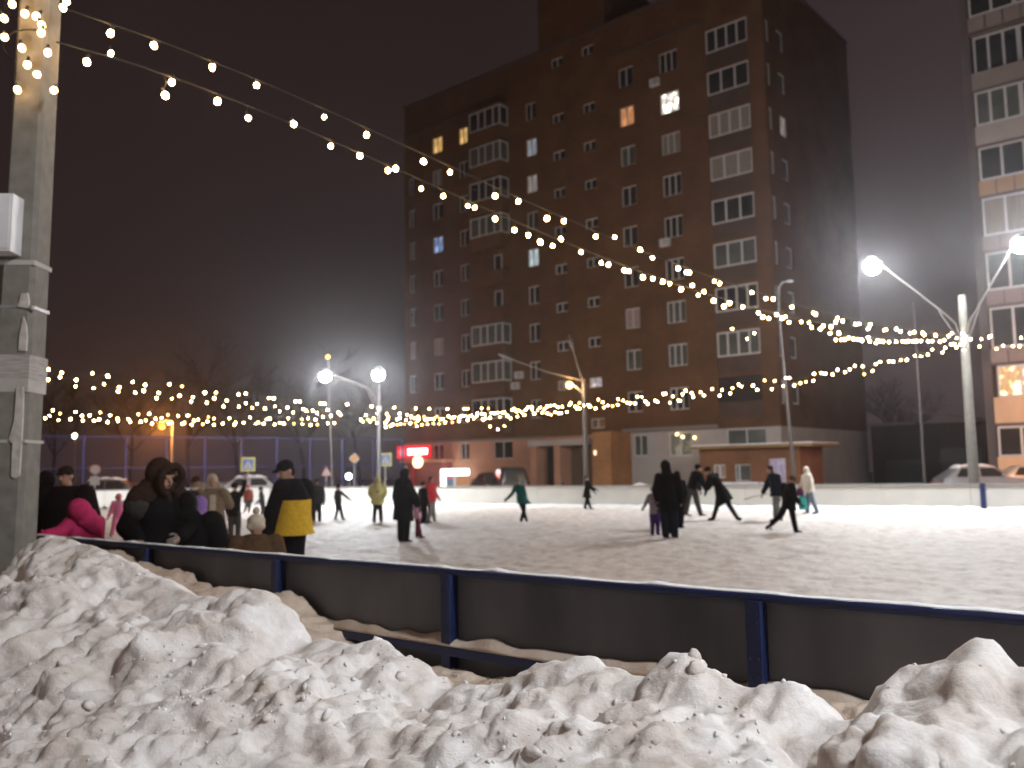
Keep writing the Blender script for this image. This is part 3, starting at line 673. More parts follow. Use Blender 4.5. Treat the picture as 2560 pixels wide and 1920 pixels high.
def wall_holes(mb, x0, x1, z0, z1, holes, y=0, depth=.18, mi=0):
    """front wall in the plane y with recessed openings"""
    xs = sorted(set([x0, x1] + [h[0] for h in holes] + [h[1] for h in holes])); zs = sorted(set([z0, z1] + [h[2] for h in holes] + [h[3] for h in holes]))
    xs = [x for x in xs if x0 <= x <= x1]; zs = [z for z in zs if z0 <= z <= z1]
    for i in range(len(xs) - 1):
        for j in range(len(zs) - 1):
            cx = (xs[i] + xs[i + 1]) / 2; cz = (zs[j] + zs[j + 1]) / 2
            if any(h[0] < cx < h[1] and h[2] < cz < h[3] for h in holes): continue
            mb.add([(xs[i], y, zs[j]), (xs[i + 1], y, zs[j]), (xs[i + 1], y, zs[j + 1]), (xs[i], y, zs[j + 1])], [(0, 1, 2, 3)], mi)
    for a, b, c, dd in holes:
        mb.add([(a, y, c), (b, y, c), (b, y, dd), (a, y, dd), (a, y + depth, c), (b, y + depth, c), (b, y + depth, dd), (a, y + depth, dd)],
               [(0, 4, 5, 1), (1, 5, 6, 2), (2, 6, 7, 3), (3, 7, 4, 0)], mi)
_wm = {}
def window(parent, x, z, w, h, pane, panes=2, y=.12, name='window', rz=0, loc=None, fr=.07, split=None):
    """frame with mullions, and the glazing behind it"""
    key = ('f', round(w, 2), round(h, 2), panes, fr, split)
    if key not in _wm:
        m = MB(); W2, H2 = w / 2, h / 2
        m.box(-W2, W2, -.03, .03, -H2, -H2 + fr); m.box(-W2, W2, -.03, .03, H2 - fr, H2)
        m.box(-W2, -W2 + fr, -.031, .031, -H2, H2); m.box(W2 - fr, W2, -.031, .031, -H2, H2)
        for k in range(1, panes):
            xx = -W2 + w * (k / panes if not split else split[k - 1]); m.box(xx - fr * .6, xx + fr * .6, -.028, .028, -H2 + fr, H2 - fr)
        _wm[key] = m.mesh('window', M_WHITEF)
    key2 = ('p', round(w, 2), round(h, 2), pane.name)
    if key2 not in _wm:
        m = MB(); m.box(-w / 2 + .01, w / 2 - .01, .0, .012, -h / 2 + .01, h / 2 - .01); _wm[key2] = m.mesh('pane', pane)
    f = link(name, _wm[key], parent, loc if loc is not None else (x, y, z), rz)
    link('pane', _wm[key2], f)
    return f
tw = thing('apartment_tower', 'tall brown brick apartment tower with white window frames and lit windows behind the rink', 'apartment building', site(-40, 51.5), TH)
XL, XR, DEP, RZf = -17.1, 17.0, 15.0, 34.2
lv = [6.2 + 2.93 * k for k in range(9)]
cols = {'X': (-16.1, .8, 1.5), 'A': (-12.9, 1.2, 1.4), 'B': (-9.8, 1.0, 1.4), 'D': (-2.4, 1.05, 1.4), 'G': (6.5, 1.22, 1.42), 'H': (10.0, 1.45, 1.48)}
holes = []; wins = []
look = {('A', 8): LY, ('B', 8): LY, ('D', 7): LB, ('D', 6): LG, ('D', 4): LC, ('A', 5): LV, ('G', 7): LO, ('H', 7): LW, ('A', 7): M_CURT, ('X', 5): M_GLASSG, ('X', 4): M_GLASS, ('A', 2): M_CURTL, ('X', 2): M_CURTL,
        ('G', 2): M_CURTL, ('H', 6): M_CURT, ('H', 2): M_GLASSG, ('H', 1): M_GLASSG, ('G', 1): M_GLASSG, ('G', 6): M_GLASSG, ('H', 5): M_GLASS}
for c, (x, w, h) in cols.items():
    for k, z in enumerate(lv):
        if c == 'X' and k == 8: continue
        holes.append((x - w / 2, x + w / 2, z - h / 2, z + h / 2)); wins.append((x, z, w, h, look.get((c, k), M_GLASS), 3 if c == 'H' else 2))
for x, sh in ((.3, 0), (3.2, 0)):
    for k in range(-1, 7):
        z = 10.73 + 2.93 * k; w, h = 1.1, .72
        holes.append((x - w / 2, x + w / 2, z - h / 2, z + h / 2)); wins.append((x, z, w, h, LS if (k == -1 and x > 1) else M_CURT if k == -1 else M_GLASS, 2))
    holes.append((x - .55, x + .55, 32.75 - .36, 32.75 + .36)); wins.append((x, 32.75, 1.1, .72, M_GLASS, 2))
holes.append((2.7, 3.9, 4.5, 5.2)); wins.append((3.3, 4.85, 1.2, .7, M_GLASSG, 2))
lx0, lx1 = 12.9, 15.9
for z in lv: holes.append((lx0, lx1, z - 1.55, z + 1.15))
gfw = [(-13.05, 1.25, 1.35, M_GLASS), (-9.95, 1.0, 1.35, M_GLASS), (-5.8, 2.0, 1.4, M_GLASS)]
for x, w, h, p in gfw: holes.append((x - w / 2, x + w / 2, 3.2 - h / 2, 3.2 + h / 2)); wins.append((x, 3.2, w, h, p, 2))
LF = lit_room('shop_room', (.16, .13, .10), (.34, .30, .22), .4, 1.2)
for x, w, z0, z1, p in ((6.85, 1.1, 2.44, 3.9, M_GLASSG), (9.95, 1.7, 2.38, 3.95, LF), (14.7, 2.7, 2.95, 4.0, M_GLASSG)):
    holes.append((x - w / 2, x + w / 2, z0, z1)); wins.append((x, (z0 + z1) / 2, w, z1 - z0, p, 2))
mb = MB()
wall_holes(mb, XL, XR, 4.05, RZf, [h for h in holes if h[3] > 4.3])
wall_holes(mb, XL, 5.4, -.1, 4.05, [(max(h[0], XL), h[1], h[2], h[3]) for h in holes if h[3] <= 4.3 and h[1] < 5.4], mi=1)
wall_holes(mb, 5.4, XR, -.1, 4.05, [h for h in holes if h[3] <= 4.3 and h[0] > 5.4], mi=2)
# back, left, roof; the right side carries its own openings
mb.add([(XL, 0, -.1), (XL, DEP, -.1), (XL, DEP, RZf), (XL, 0, RZf)], [(0, 1, 2, 3)], 0)
mb.add([(XL, DEP, -.1), (XR, DEP, -.1), (XR, DEP, RZf), (XL, DEP, RZf)], [(0, 1, 2, 3)], 0)
mb.add([(XL, 0, RZf - .5), (XR, 0, RZf - .5), (XR, DEP, RZf - .5), (XL, DEP, RZf - .5)], [(0, 1, 2, 3)], 0)
side = []
for k, z in enumerate(lv):
    side.append((.35, .85, z - .75, z + .75)); side.append((2.0, 3.0, z - .7, z + .7))
sm = MB(); wall_holes(sm, 0, DEP, 4.05, RZf, side); wall_holes(sm, 0, DEP, -.1, 4.05, [], mi=2)
Ms = Matrix.Translation((XR, 0, 0)) @ Matrix.Rotation(R(90), 4, 'Z')
mb.v += []; o0 = len(mb.v)
mb.v += [tuple(Ms @ Vector(v)) for v in sm.v]
for f, i in zip(sm.f, sm.mi): mb.f.append(tuple(o0 + q for q in f)); mb.mi.append(i); mb.sm.append(False)
wl = mb.build('wall', [M_BRICK, M_SALMON, M_PLINTH], tw)
for x, z, w, h, p, n in wins: window(tw, x, z, w, h, p, n)
for j, (a, b, c, dd) in enumerate(side):
    lit = (j == 13); pn = LG if lit else M_GLASSG if j % 2 else M_CURT
    window(tw, 0, 0, b - a, dd - c, pn, 1, loc=Ms @ Vector(((a + b) / 2, .10, (c + dd) / 2)), rz=R(90), fr=.09)
# stair block rising above the roof, cornices
m = MB(); m.box(-1.5, 4.7, .0, 7.0, RZf + .001, 38.6); m.build('stair_tower', M_BRICK, tw)
m = MB(); m.box(4.72, 12.9, -.12, -.002, 31.42, 31.62); m.box(XL, -8.2, -.1, -.002, 31.45, 31.6); m.box(XL - .05, XR + .05, -.08, -.003, RZf - .22, RZf + .05); m.box(XR + .003, XR + .08, 0, DEP, RZf - .22, RZf + .05); m.build('cornice', M_LEDGE, tw)
m = MB(); m.box(5.5, 12.8, -.22, -.002, 4.12, 4.34); m.build('ledge', M_CONC, tw)
m = MB(); m.box(-16.5, -1.6, -.10, -.002, 3.95, 4.12); m.build('ledge', M_CONC, tw)
# loggias at the right corner
LOG = [('open', 0), ('glz', 4, M_GLASSG), ('glz', 4, M_GLASS), ('glz', 3, M_GLASSG), ('glz', 3, M_GLASS), ('glz', 3, M_CURT), ('glz', 4, M_CURT), ('glz', 3, M_GLASS), ('glz', 4, M_GLASS)]
for k, z in enumerate(lv):
    m = MB(); m.box(lx0 + .003, lx1 - .003, .05, .13, z - 1.55, z - .46); m.box(lx0 + .003, lx1 - .003, .1, .17, z - 1.55, z + 1.147, 1) if LOG[k][0] == 'open' else None  # open loggia: a near-black sheet stands for the shade inside
    lg = m.build('loggia', [M_SLAB, M_DARKIN], tw)
    if LOG[k][0] == 'glz': window(lg, (lx0 + lx1) / 2, z + .35, lx1 - lx0 - .01, 1.6, LOG[k][2], LOG[k][1], y=.09, name='glazing', fr=.10)
# stacked corner balconies left of the stair
BAY = [M_GLASS, M_GLASSG, M_GLASSG, None, None, M_GLASSG, M_GLASS, M_GLASSG, M_GLASS]
for k, z in enumerate(lv):
    x0, x1, y0 = -8.1, -4.75, -1.05
    m = MB(); m.box(x0, x1, y0, -.003, z - 1.72, z - 1.5); m.box(x0, x1, y0 + .001, y0 + .09, z - 1.5, z - .62); m.box(x0, x0 + .09, y0 + .09, -.003, z - 1.5, z - .62); m.box(x1 - .09, x1, y0 + .09, -.003, z - 1.5, z - .62)
    if k == 8: m.box(x0 - .1, x1 + .1, y0 - .1, -.003, z + 1.02, z + 1.14)
    bl = m.build('balcony', M_BRICK, tw)
    if BAY[k]:
        window(bl, (x0 + x1) / 2, z + .19, x1 - x0, 1.6, BAY[k], 4, y=y0 + .05, name='glazing', fr=.09, split=(.3, .52, .78))
        window(bl, 0, 0, -y0 - .05, 1.6, BAY[k], 1, loc=(x1 - .045, y0 / 2, z + .19), rz=R(90), name='glazing', fr=.10)
    else:
        window(bl, -6.0, z - .1, .8, 1.9, M_GLASS, 1, y=-.03, name='glazing')
# air conditioners
def aircon(x, z, y=-.16):
    m = MB(); m.box(x - .38, x + .38, y - .14, y + .14, z - .27, z + .27); m.tube((x + .1, y - .141, z), (x + .1, y - .155, z), .2, .2, 14, 1); m.build('air_conditioner', [M_WHITEF, M_GREY], tw, bevel=.02)
for x, z in ((9.0, 28.4), (9.4, 16.9), (-7.9, 25.3), (-4.3, 8.1), (-3.9, 8.9)): aircon(x, z)
# entrance
m = MB(); m.box(-1.1, 4.2, -2.6, -.003, 3.28, 3.72); m.build('entrance_canopy', M_PLINTH, tw, bevel=.02)
m = MB(); m.box(4.55, 6.1, -2.5, -.003, -.1, 4.1); m.build('entrance_pier', brick('orange_brick', (.36, .17, .075), (.30, .13, .055), (.25, .17, .1)), tw)
m = MB(); m.box(-.95, -.4, -2.5, -.003, -.1, 3.27); m.box(1.2, 1.75, -2.48, -.003, -.1, 3.27); m.build('entrance_pier', M_SALMON, tw)
m = MB(); m.box(-.39, 1.19, -1.2, -1.1, -.1, 3.26); m.box(1.76, 4.5, -1.2, -1.1, -.1, 3.26, 1); dr = m.build('door', [M_DARKIN, mat('brown_door', (.09, .06, .04), .6, .2, 3)], tw)
m = MB(); m.tube((.9, -1.26, 1.0), (.9, -1.26, 1.25), .015); m.build('handle', M_STEEL, dr)
m = MB(); m.box(4.75, 4.9, -2.56, -2.501, 2.55, 2.85); m.build('lamp', glow('porch_lamp', (1, .75, .5), 2.0, 'NONE'), tw)

# fairy lights in a ground floor window
M_FAIRY = glow('fairy_bulb', (1, .62, .30), 14, 'NONE')
for q in ((925, 270), (968, 292), (1062, 297)):
    w_ = on_t(*z8([q])[0], 51.42); l_ = Matrix.Rotation(-TH, 4, 'Z') @ (w_ - site(-40, 51.5))
    m = MB(); m.ball(l_, .075, 0, 8, 6); m.build('fairy_light', M_FAIRY, tw)

# shop at the left foot of the tower
sh = thing('shop_sign', 'glowing red shop sign with white lettering bar at the foot of the brick tower', 'shop sign', site(-57.0, 50.4), TH)
m = MB(); m.box(0, 4.1, 0, .18, 2.72, 3.8); m.build('panel', glow('red_sign', (1, .02, .035), 1.0, 'NONE'), sh, bevel=.03)
m = MB()
for i in range(9): m.box(1.45 + i * .265, 1.45 + i * .265 + .225, -.03, -.003, 3.02 + (.03 if i % 3 else 0), 3.52 - (.02 if i % 2 else 0))
m.build('lettering', glow('white_sign', (1, .85, .86), 6, 'NONE'), sh)
m = MB(); m.tube((.7, -.03, 3.27), (.7, -.003, 3.27), .33, .33, 20); m.build('emblem', glow('pink_emblem', (.9, .32, .38), .9, 'NONE'), sh)
m = MB(); m.box(1.9, 2.2, .0, .1, .0, 2.71); m.build('post', mat('red_paint', (.30, .02, .03), .5, .15, 4), sh)
o = MB(); o.tube((0, 0, 0), (0, -.25, 0), .48, .48, 22); o = o.build('shop_sign', glow('round_sign', (1, .74, .42), 3.0, 'NONE'), None, site(-53.8, 50.0, 2.4), TH); tag(o, 'round glowing cream sign hanging under the red shop sign', 'shop sign')
point('sign_light', site(-54.5, 49.0, 3.2), 90, (1, .12, .10), sh, .3).location = (2.5, -1.2, 3.2)
kw = thing('shop_window', 'white glowing shop window with bright strip above, beside the red sign', 'shop window', site(-51.9, 50.6), TH)
m = MB(); m.box(0, 3.15, 0, .2, 1.25, 1.78); m.box(0, .62, .001, .2, .0, 1.25); m.build('light_strip', glow('white_strip', (1, .98, .95), 4, 'NONE'), kw, bevel=.08)
m = MB(); m.box(.63, 1.5, .03, .2, .0, 1.02); m.box(.63, 1.5, .02, .2, 1.02, 1.24, 1); m.box(1.5, 1.75, .01, .2, 0, 1.24, 2); m.box(1.76, 3.1, .03, .2, 0, 1.24, 3)
m.build('display', [glow('blue_display', (.16, .22, .30), .8, 'NONE'), glow('red_display', (.9, .1, .15), 1.0, 'NONE'), glow('grey_display', (.6, .58, .56), .9, 'NONE'), glow('tan_display', (.55, .26, .13), .8, 'NONE')], kw)
point('window_light', (1.2, -1.0, 1.2), 130, (1, .95, .9), kw, .3)
m = MB(); m.box(-.2, 4.6, 0, 1.6, -.1, 2.35); m.box(-.5, 4.9, -.5, 1.6, 2.36, 2.6, 1)
o = m.build('shop_porch', [mat('dark_red_cladding', (.18, .05, .045), .7, .2, 2), M_SALMON], None, site(-56.0, 49.9) + Vector(VS) * .9, TH, .02); tag(o, 'dark red shop porch with pale roof edge under the glowing sign', 'porch')

# low annex shop at the right foot
an = thing('shop_annex', 'low brown brick annex with flat overhanging roof at the right foot of the brick tower', 'annex', site(-26.7, 48.0), TH)
M_ANX = brick('annex_brick', (.19, .085, .038), (.155, .066, .03), (.15, .09, .06))
m = MB(); wall_holes(m, 0, 6.3, -.1, 2.68, [(.9, 1.7, .95, 1.75), (2.3, 3.3, .75, 1.75), (4.45, 5.45, 0, 2.05)]); m.add([(6.3, 0, -.1), (6.3, 3.3, -.1), (6.3, 3.3, 2.68), (6.3, 0, 2.68)], [(0, 1, 2, 3)], 1); m.add([(0, 0, -.1), (0, 3.3, -.1), (0, 3.3, 2.68), (0, 0, 2.68)], [(0, 1, 2, 3)])
m.build('wall', [M_ANX, brick('annex_side', (.24, .085, .036), (.2, .066, .03), (.15, .09, .06))], an)
m = MB(); m.box(-.25, 7.3, -.6, 3.3, 2.69, 2.86); m.build('roof', mat('ochre_fascia', (.22, .125, .045), .7, .15, 3), an)
m = MB(); m.box(-.25, 7.3, -.58, 3.3, 2.861, 2.93); m.build('snow_cap', M_SNOWCAP, an, bevel=.03)
window(an, 1.3, 1.35, .8, .8, M_CURTL, 2); window(an, 2.8, 1.25, 1.0, 1.0, M_GLASSG, 2, split=(.25,))
f = MB(); f.box(4.45, 4.55, .05, .13, 0, 2.05); f.box(5.35, 5.45, .05, .13, 0, 2.05); f.box(4.55, 5.35, .05, .13, 1.95, 2.05); f = f.build('door', mat('lilac_door', (.46, .40, .46), .5, .1, 3), an)
m = MB(); m.box(4.56, 5.34, .08, .1, .05, 1.94); m.build('pane', lit_room('door_light', (.34, .27, .37), (.62, .52, .66), .55, .5), f)
m = MB(); m.box(.2, 4.2, -.9, -.2, .52, .72); m.box(.4, .5, -.8, -.3, 0, .52); m.box(3.9, 4.0, -.8, -.3, 0, .52); m.build('counter_shelf', M_SNOWCAP, an, bevel=.03)

# panel building at the right edge
pb = thing('panel_building', 'pale panel apartment building with stacked glazed balconies at the right edge', 'apartment building', site(-11.2, 51.5), TH)
M_PANEL = mat('grey_panel', (.10, .076, .073), .9, .1, .7, .1)
m = MB(); m.box(-.55, 22, 1.25, 14, -.1, 36); m.box(-.55, -.1, .55, 1.249, -.1, 36); m.build('wall', M_PANEL, pb)
PCOL = [(.62, .40, .25), (.52, .35, .23), (.22, .17, .165), (.21, .165, .16), (.21, .165, .155), (.34, .21, .12), (.33, .28, .25), (.21, .165, .145), (.23, .18, .16), (.23, .18, .16), (.23, .18, .16)]  # lower panels have orange lamplight mixed into their colour
LIT = lit_room('balcony_light', (.75, .36, .14), (1, .62, .34), .9, 4)
for k in range(11):
    zt = 4.75 + 3.03 * k if k else 2.0      # top of parapet
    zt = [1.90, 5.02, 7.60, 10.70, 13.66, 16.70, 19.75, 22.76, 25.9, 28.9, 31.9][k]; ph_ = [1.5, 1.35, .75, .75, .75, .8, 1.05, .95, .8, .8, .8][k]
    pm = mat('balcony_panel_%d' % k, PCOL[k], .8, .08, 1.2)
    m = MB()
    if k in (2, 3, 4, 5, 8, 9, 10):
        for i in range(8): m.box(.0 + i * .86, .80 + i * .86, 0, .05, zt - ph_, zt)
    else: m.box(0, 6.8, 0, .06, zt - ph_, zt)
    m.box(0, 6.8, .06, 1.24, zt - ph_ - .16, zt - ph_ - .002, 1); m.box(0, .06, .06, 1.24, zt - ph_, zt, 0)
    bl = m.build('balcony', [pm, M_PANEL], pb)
    nz = ([1.90, 5.02, 7.60, 10.70, 13.66, 16.70, 19.75, 22.76, 25.9, 28.9, 31.9] + [35])[k + 1]; nph = ([1.5, 1.35, .75, .75, .75, .8, 1.05, .95, .8, .8, .8] + [.8])[k + 1]
    gh = nz - nph - .17 - zt
    if gh > .5:
        pn = {1: LIT, 0: M_GLASS, 4: M_CURT}.get(k, M_GLASSG if k in (6,) else M_GLASS)
        x0 = .08 if k != 1 else .25
        for i in range(3):
            window(bl, x0 + 1.1 + i * 2.22, zt + gh / 2, 2.2, gh - .02, pn, {6: 3, 7: 3}.get(k, 2), y=.04 if k not in (7,) else .5, name='glazing', fr=.10)
for x in (.9,):
    pass

# dark shed between the buildings and a plain house behind it
sd = thing('storage_shed', 'dark wooden shed with a flat roof in the gap between the two apartment buildings', 'shed', site(-21.2, 62.0), TH)
M_SHED = mat('dark_planks', (.014, .010, .009), .9, .25, 4, .2, stretch=(6, 6, .5))
m = MB(); m.box(0, 8.5, 0, 5, -.1, 4.25); m.build('wall', M_SHED, sd)
m = MB(); m.prism([(3.0, 5.0), (9.2, 3.9), (9.2, 4.05), (3.0, 5.2)], Matrix.Translation((0, -.5, 0)), 6.0); m.box(-.2, 3.0, -.3, 5.2, 4.26, 4.4); m.build('roof', mat('shed_roof', (.09, .07, .06), .8, .2, 3), sd)
m = MB(); m.box(.9, 3.3, -.05, -.002, 0, 1.9); m.box(4.4, 6.8, -.05, -.002, 0, 2.6); m.build('gate', M_BLACKP, sd)

# ------------------------------------------------------------------ street poles
def mast(label, base, top, r0, r1, lamp=None, m_=M_DKSTEEL):
    t = thing('mast', label, 'pole', base); e = Vector(top) - Vector(base)
    m = MB(); m.tube((0, 0, -.1), e, r0, r1, 10); m.build('shaft', m_, t)
    if lamp:
        m = MB(); m.path([e * .97, e + Vector((.25, 0, .15)), e + Vector((.55, 0, .22))], .025, 6); m.ball(e + Vector((.6, 0, .2)), (.16, .1, .06)); m.build('lamp_head', M_GREY, t)
    return t
mast('slender pale lamp mast leaning left in front of the annex of the brick tower', site(-15.53, 36, 0), site(-15.98, 36, 9.4), .085, .055, True)
mast('thin grey mast before the dark shed between the buildings', site(-11.55, 40, 0), site(-11.57, 40, 8.6), .05, .035)
mast('thin grey pole topped by a small amber light left of the far left floodlights', on_d(832, 1215, 47) * Vector((1, 1, 0)).length * 0 + Vector((on_d(832, 1215, 47).x, 47, 0)), on_d(820, 900, 47), .06, .045, None, M_DKSTEEL)
am = MB(); am.ball((0, 0, 0), .10); am = am.build('beacon', glow('amber_beacon', (1, .45, .08), 6, 'NONE'), None, on_d(820, 893, 47) + Vector((0, 0, .02))); tag(am, 'small amber light on top of a thin grey pole above the left floodlight', 'lamp')
cp = thing('street_lamp', 'concrete street pole with two unlit lamp arms before the tower entrance', 'street lamp', Vector((3.78, 46, 0)))
def cpx(x, y): return on_d(*z5([(x, y)])[0], 46) - cp.location
m = MB(); m.tube((0, 0, -.1), (0, 0, 6.3), .17, .11, 12); m.build('pole', M_DKSTEEL, cp)
for tip, mid in (((1470, 595), (1500, 700)), ((1075, 662), (1300, 745))):
    a = cpx(1533, 800); q = cpx(*mid); b = cpx(*tip); m = MB(); m.path([a, q, b], .045, 8)
    m.build('arm', M_DKSTEEL, cp)
    dr_ = (b - q).normalized(); m = MB(); m.path([b - dr_ * .1, b + dr_ * .35, b + dr_ * .75], 0, 8, 0, [.06, .13, .05]); m.build('lamp_head', M_DKSTEEL, cp)
h = cpx(1450, 830); m = MB(); m.path([Vector((0, 0, h.z - .55)), Vector((h.x * .4, 0, h.z - .2)), h + Vector((0, 0, .16))], .03, 6); m.build('arm', M_STEEL, cp)
m = MB(); m.ball(h, .18); m.build('bulb', glow('sodium_bulb', (1, .62, .16), 9, 'NONE'), cp)
point('lamp_light', h + Vector((0, -.35, -.1)), 330, (1, .58, .24), cp, .12)
ol = thing('street_lamp', 'orange glowing sodium street lamp behind the blue court fence on the left', 'street lamp', Vector((-21.25, 55, 0)))
m = MB(); m.tube((0, 0, -.1), (0, 0, 4.9), .09, .06, 10); m.path([(0, 0, 4.85), (-.2, 0, 5.05), (-.6, 0, 5.0)], .035, 6); m.build('pole', M_CONC, ol)
m = MB(); m.path([(-.35, 0, 5.03), (-.6, 0, 5.0), (-.95, 0, 4.95)], 0, 8, 0, [.06, .14, .06]); m.build('lamp_head', M_GREY, ol)
m = MB(); m.ball((-.66, -.06, 4.66), (.22, .20, .19)); m.build('bulb', glow('sodium_lens', (1, .36, .06), 3.2, 'NONE'), ol)
point('lamp_light', (-.66, -.32, 4.45), 2600, (1, .34, .05), ol, .12)
# street lamp beyond the right edge that colours the panel building's ground floor
orl = thing('street_lamp', 'sodium street lamp in front of the panel building, outside the picture', 'street lamp', site(-6.5, 45.5))
m = MB(); m.tube((0, 0, -.1), (0, 0, 5.0), .09, .06, 10); m.build('pole', M_CONC, orl)
m = MB(); m.path([(0, 0, 4.9), (.3, 0, 5.1), (.8, 0, 5.0)], 0, 8, 0, [.05, .12, .06]); m.build('lamp_head', M_GREY, orl)
point('lamp_light', (.5, .1, 4.8), 1100, (1, .40, .12), orl, .15)

for lab, px, py, d, r_, col_, st_ in (('small white lamp on a short thin pole behind the court fence, far left', 187, 1090, 62, .17, (1, .93, .68), 14), ('bright white lamp on a low post under the amber diamond sign', 872, 1191, 47, .16, (.95, .97, 1), 14)):
    c = on_d(px, py, d); t = thing('yard_lamp', lab, 'lamp', Vector((c.x, c.y, 0)))
    m = MB(); m.tube((0, .1, -.1), (0, .1, c.z + .1), .045, .035, 8); m.build('post', M_DKSTEEL, t)
    m = MB(); m.box(-r_ * .9, r_ * .9, -.02, .16, c.z + r_ * .8, c.z + r_ * 1.1); m.build('lamp_head', M_DKSTEEL, t)
    m = MB(); m.ball((0, -.03, c.z), (r_, r_ * .6, r_), 0, 12, 8); m.build('bulb', glow('yard_bulb_%d' % px, col_, st_, 'NONE'), t)

# ------------------------------------------------------------------ blue court cage
FA, FB2 = Vector((-24.5, 45.5, 0)), Vector((-7.2, 57.5, 0))
cg = thing('court_fence', 'tall blue frame fence of a sports court behind the left end of the rink', 'fence', FA, math.atan2(FB2.y - FA.y, FB2.x - FA.x))
Lf = (FB2 - FA).length; n = 10; FH = 3.75
for i in range(n + 1):
    m = MB(); m.tube((Lf * i / n, 0, -.1), (Lf * i / n, 0, FH), .06, .06, 8); m.build('post', M_FENCE, cg)
for z in (.3, 2.05, FH - .02):
    m = MB(); m.tube((0, -.07, z), (Lf, -.07, z), .035, .035, 8); m.build('rail', M_FENCE, cg)
m = MB()
for i in range(int(Lf / .22)): m.tube((i * .22, .03, .3), (i * .22, .03, FH), .006, .006, 4)
for j in range(16): m.tube((0, .036, .3 + j * .22), (Lf, .036, .3 + j * .22), .006, .006, 4)
m.build('mesh_panel', M_FENCE, cg)

# ------------------------------------------------------------------ road signs
M_SB = mat('sign_blue', (.025, .05, .15), .4, .05, 4); M_SY = mat('sign_yellow', (.20, .18, .035), .4, .05, 4); M_SW = mat('sign_white', (.22, .20, .19), .4, .05, 4)
M_SO = mat('sign_amber', (.28, .12, .025), .4, .05, 4); M_SR = mat('sign_red', (.22, .03, .03), .4, .05, 4)
def sign_post(label, px, ytop, d, kind, size):
    c = on_d(px, ytop, d); t = thing('road_sign', label, 'road sign', Vector((c.x, c.y, 0)), math.atan2(-c.x, c.y))
    m = MB(); m.tube((0, .05, -.1), (0, .05, c.z + size * .5), .03, .03, 8); m.build('pole', M_STEEL, t)
    Mx = Matrix.Translation((0, 0, c.z)); s = size
    if kind == 'cross':
        m = MB(); m.box(-s / 2, s / 2, .0, .02, c.z - s / 2, c.z + s / 2); pl = m.build('plate', M_SY, t, bevel=.005)
        m = MB(); m.box(-s * .36, s * .36, -.006, -.001, c.z - s * .36, c.z + s * .36); m.prism([(-s * .28, -s * .26), (s * .28, -s * .26), (0, s * .26)], Mx @ Matrix.Translation((0, -.010, 0)), .003, 1)
        m.ball((0, -.013, c.z + s * .06), (s * .03, .003, s * .03), 2)
        m.prism([(-s * .03, -s * .06), (s * .04, -s * .06), (s * .04, s * .03), (-s * .03, s * .03)], Mx @ Matrix.Translation((0, -.015, 0)), .003, 2)
        m.prism([(-s * .12, -s * .22), (-s * .07, -s * .22), (s * .03, -s * .06), (-s * .03, -s * .06)], Mx @ Matrix.Translation((0, -.0145, 0)), .003, 2)
        m.prism([(s * .05, -s * .22), (s * .10, -s * .22), (s * .04, -s * .055), (-s * .01, -s * .055)], Mx @ Matrix.Translation((0, -.0155, 0)), .003, 2)
        m.build('symbol', [M_SB, M_SW, M_BLACKP], pl)
    elif kind == 'diamond':
        m = MB(); m.prism([(0, -s * .6), (s * .6, 0), (0, s * .6), (-s * .6, 0)], Mx, .02); pl = m.build('plate', M_SW, t)
        m = MB(); m.prism([(0, -s * .48), (s * .48, 0), (0, s * .48), (-s * .48, 0)], Mx @ Matrix.Translation((0, -.006, 0)), .005); m.build('symbol', M_SO, pl)
    elif kind == 'triangle':
        m = MB(); m.prism([(-s * .55, -s * .45), (s * .55, -s * .45), (0, s * .5)], Mx, .02); pl = m.build('plate', M_SR, t)
        m = MB(); m.prism([(-s * .42, -s * .37), (s * .42, -s * .37), (0, s * .34)], Mx @ Matrix.Translation((0, -.006, 0)), .005); m.build('symbol', M_SW, pl)
    else:
        m = MB(); m.tube((0, .02, c.z), (0, 0, c.z), s * .5, s * .5, 20); pl = m.build('plate', M_SR, t)
        m = MB(); m.tube((0, -.001, c.z), (0, -.006, c.z), s * .40, s * .40, 20); m.build('symbol', M_SW, pl)
        m = MB(); m.box(-s * .42, s * .42, 0, .02, c.z - s * 1.45, c.z - s * .62); m.build('plate', M_SW, t)
    return t
sign_post('pedestrian crossing sign with yellow border in front of the blue court fence', 620, 1161, 44, 'cross', .70)
sign_post('pedestrian crossing sign with yellow border beside the far left floodlight post', 963, 1149, 48, 'cross', .72)
sign_post('amber priority road diamond sign left of the far left floodlight post', 886, 1146, 50, 'diamond', .55)
sign_post('small triangular warning sign beside the thin pole with the amber light', 816, 1178, 48, 'triangle', .55)
sign_post('round white sign above a square plate in front of the court fence far left', 238, 1174, 43, 'round', .52)

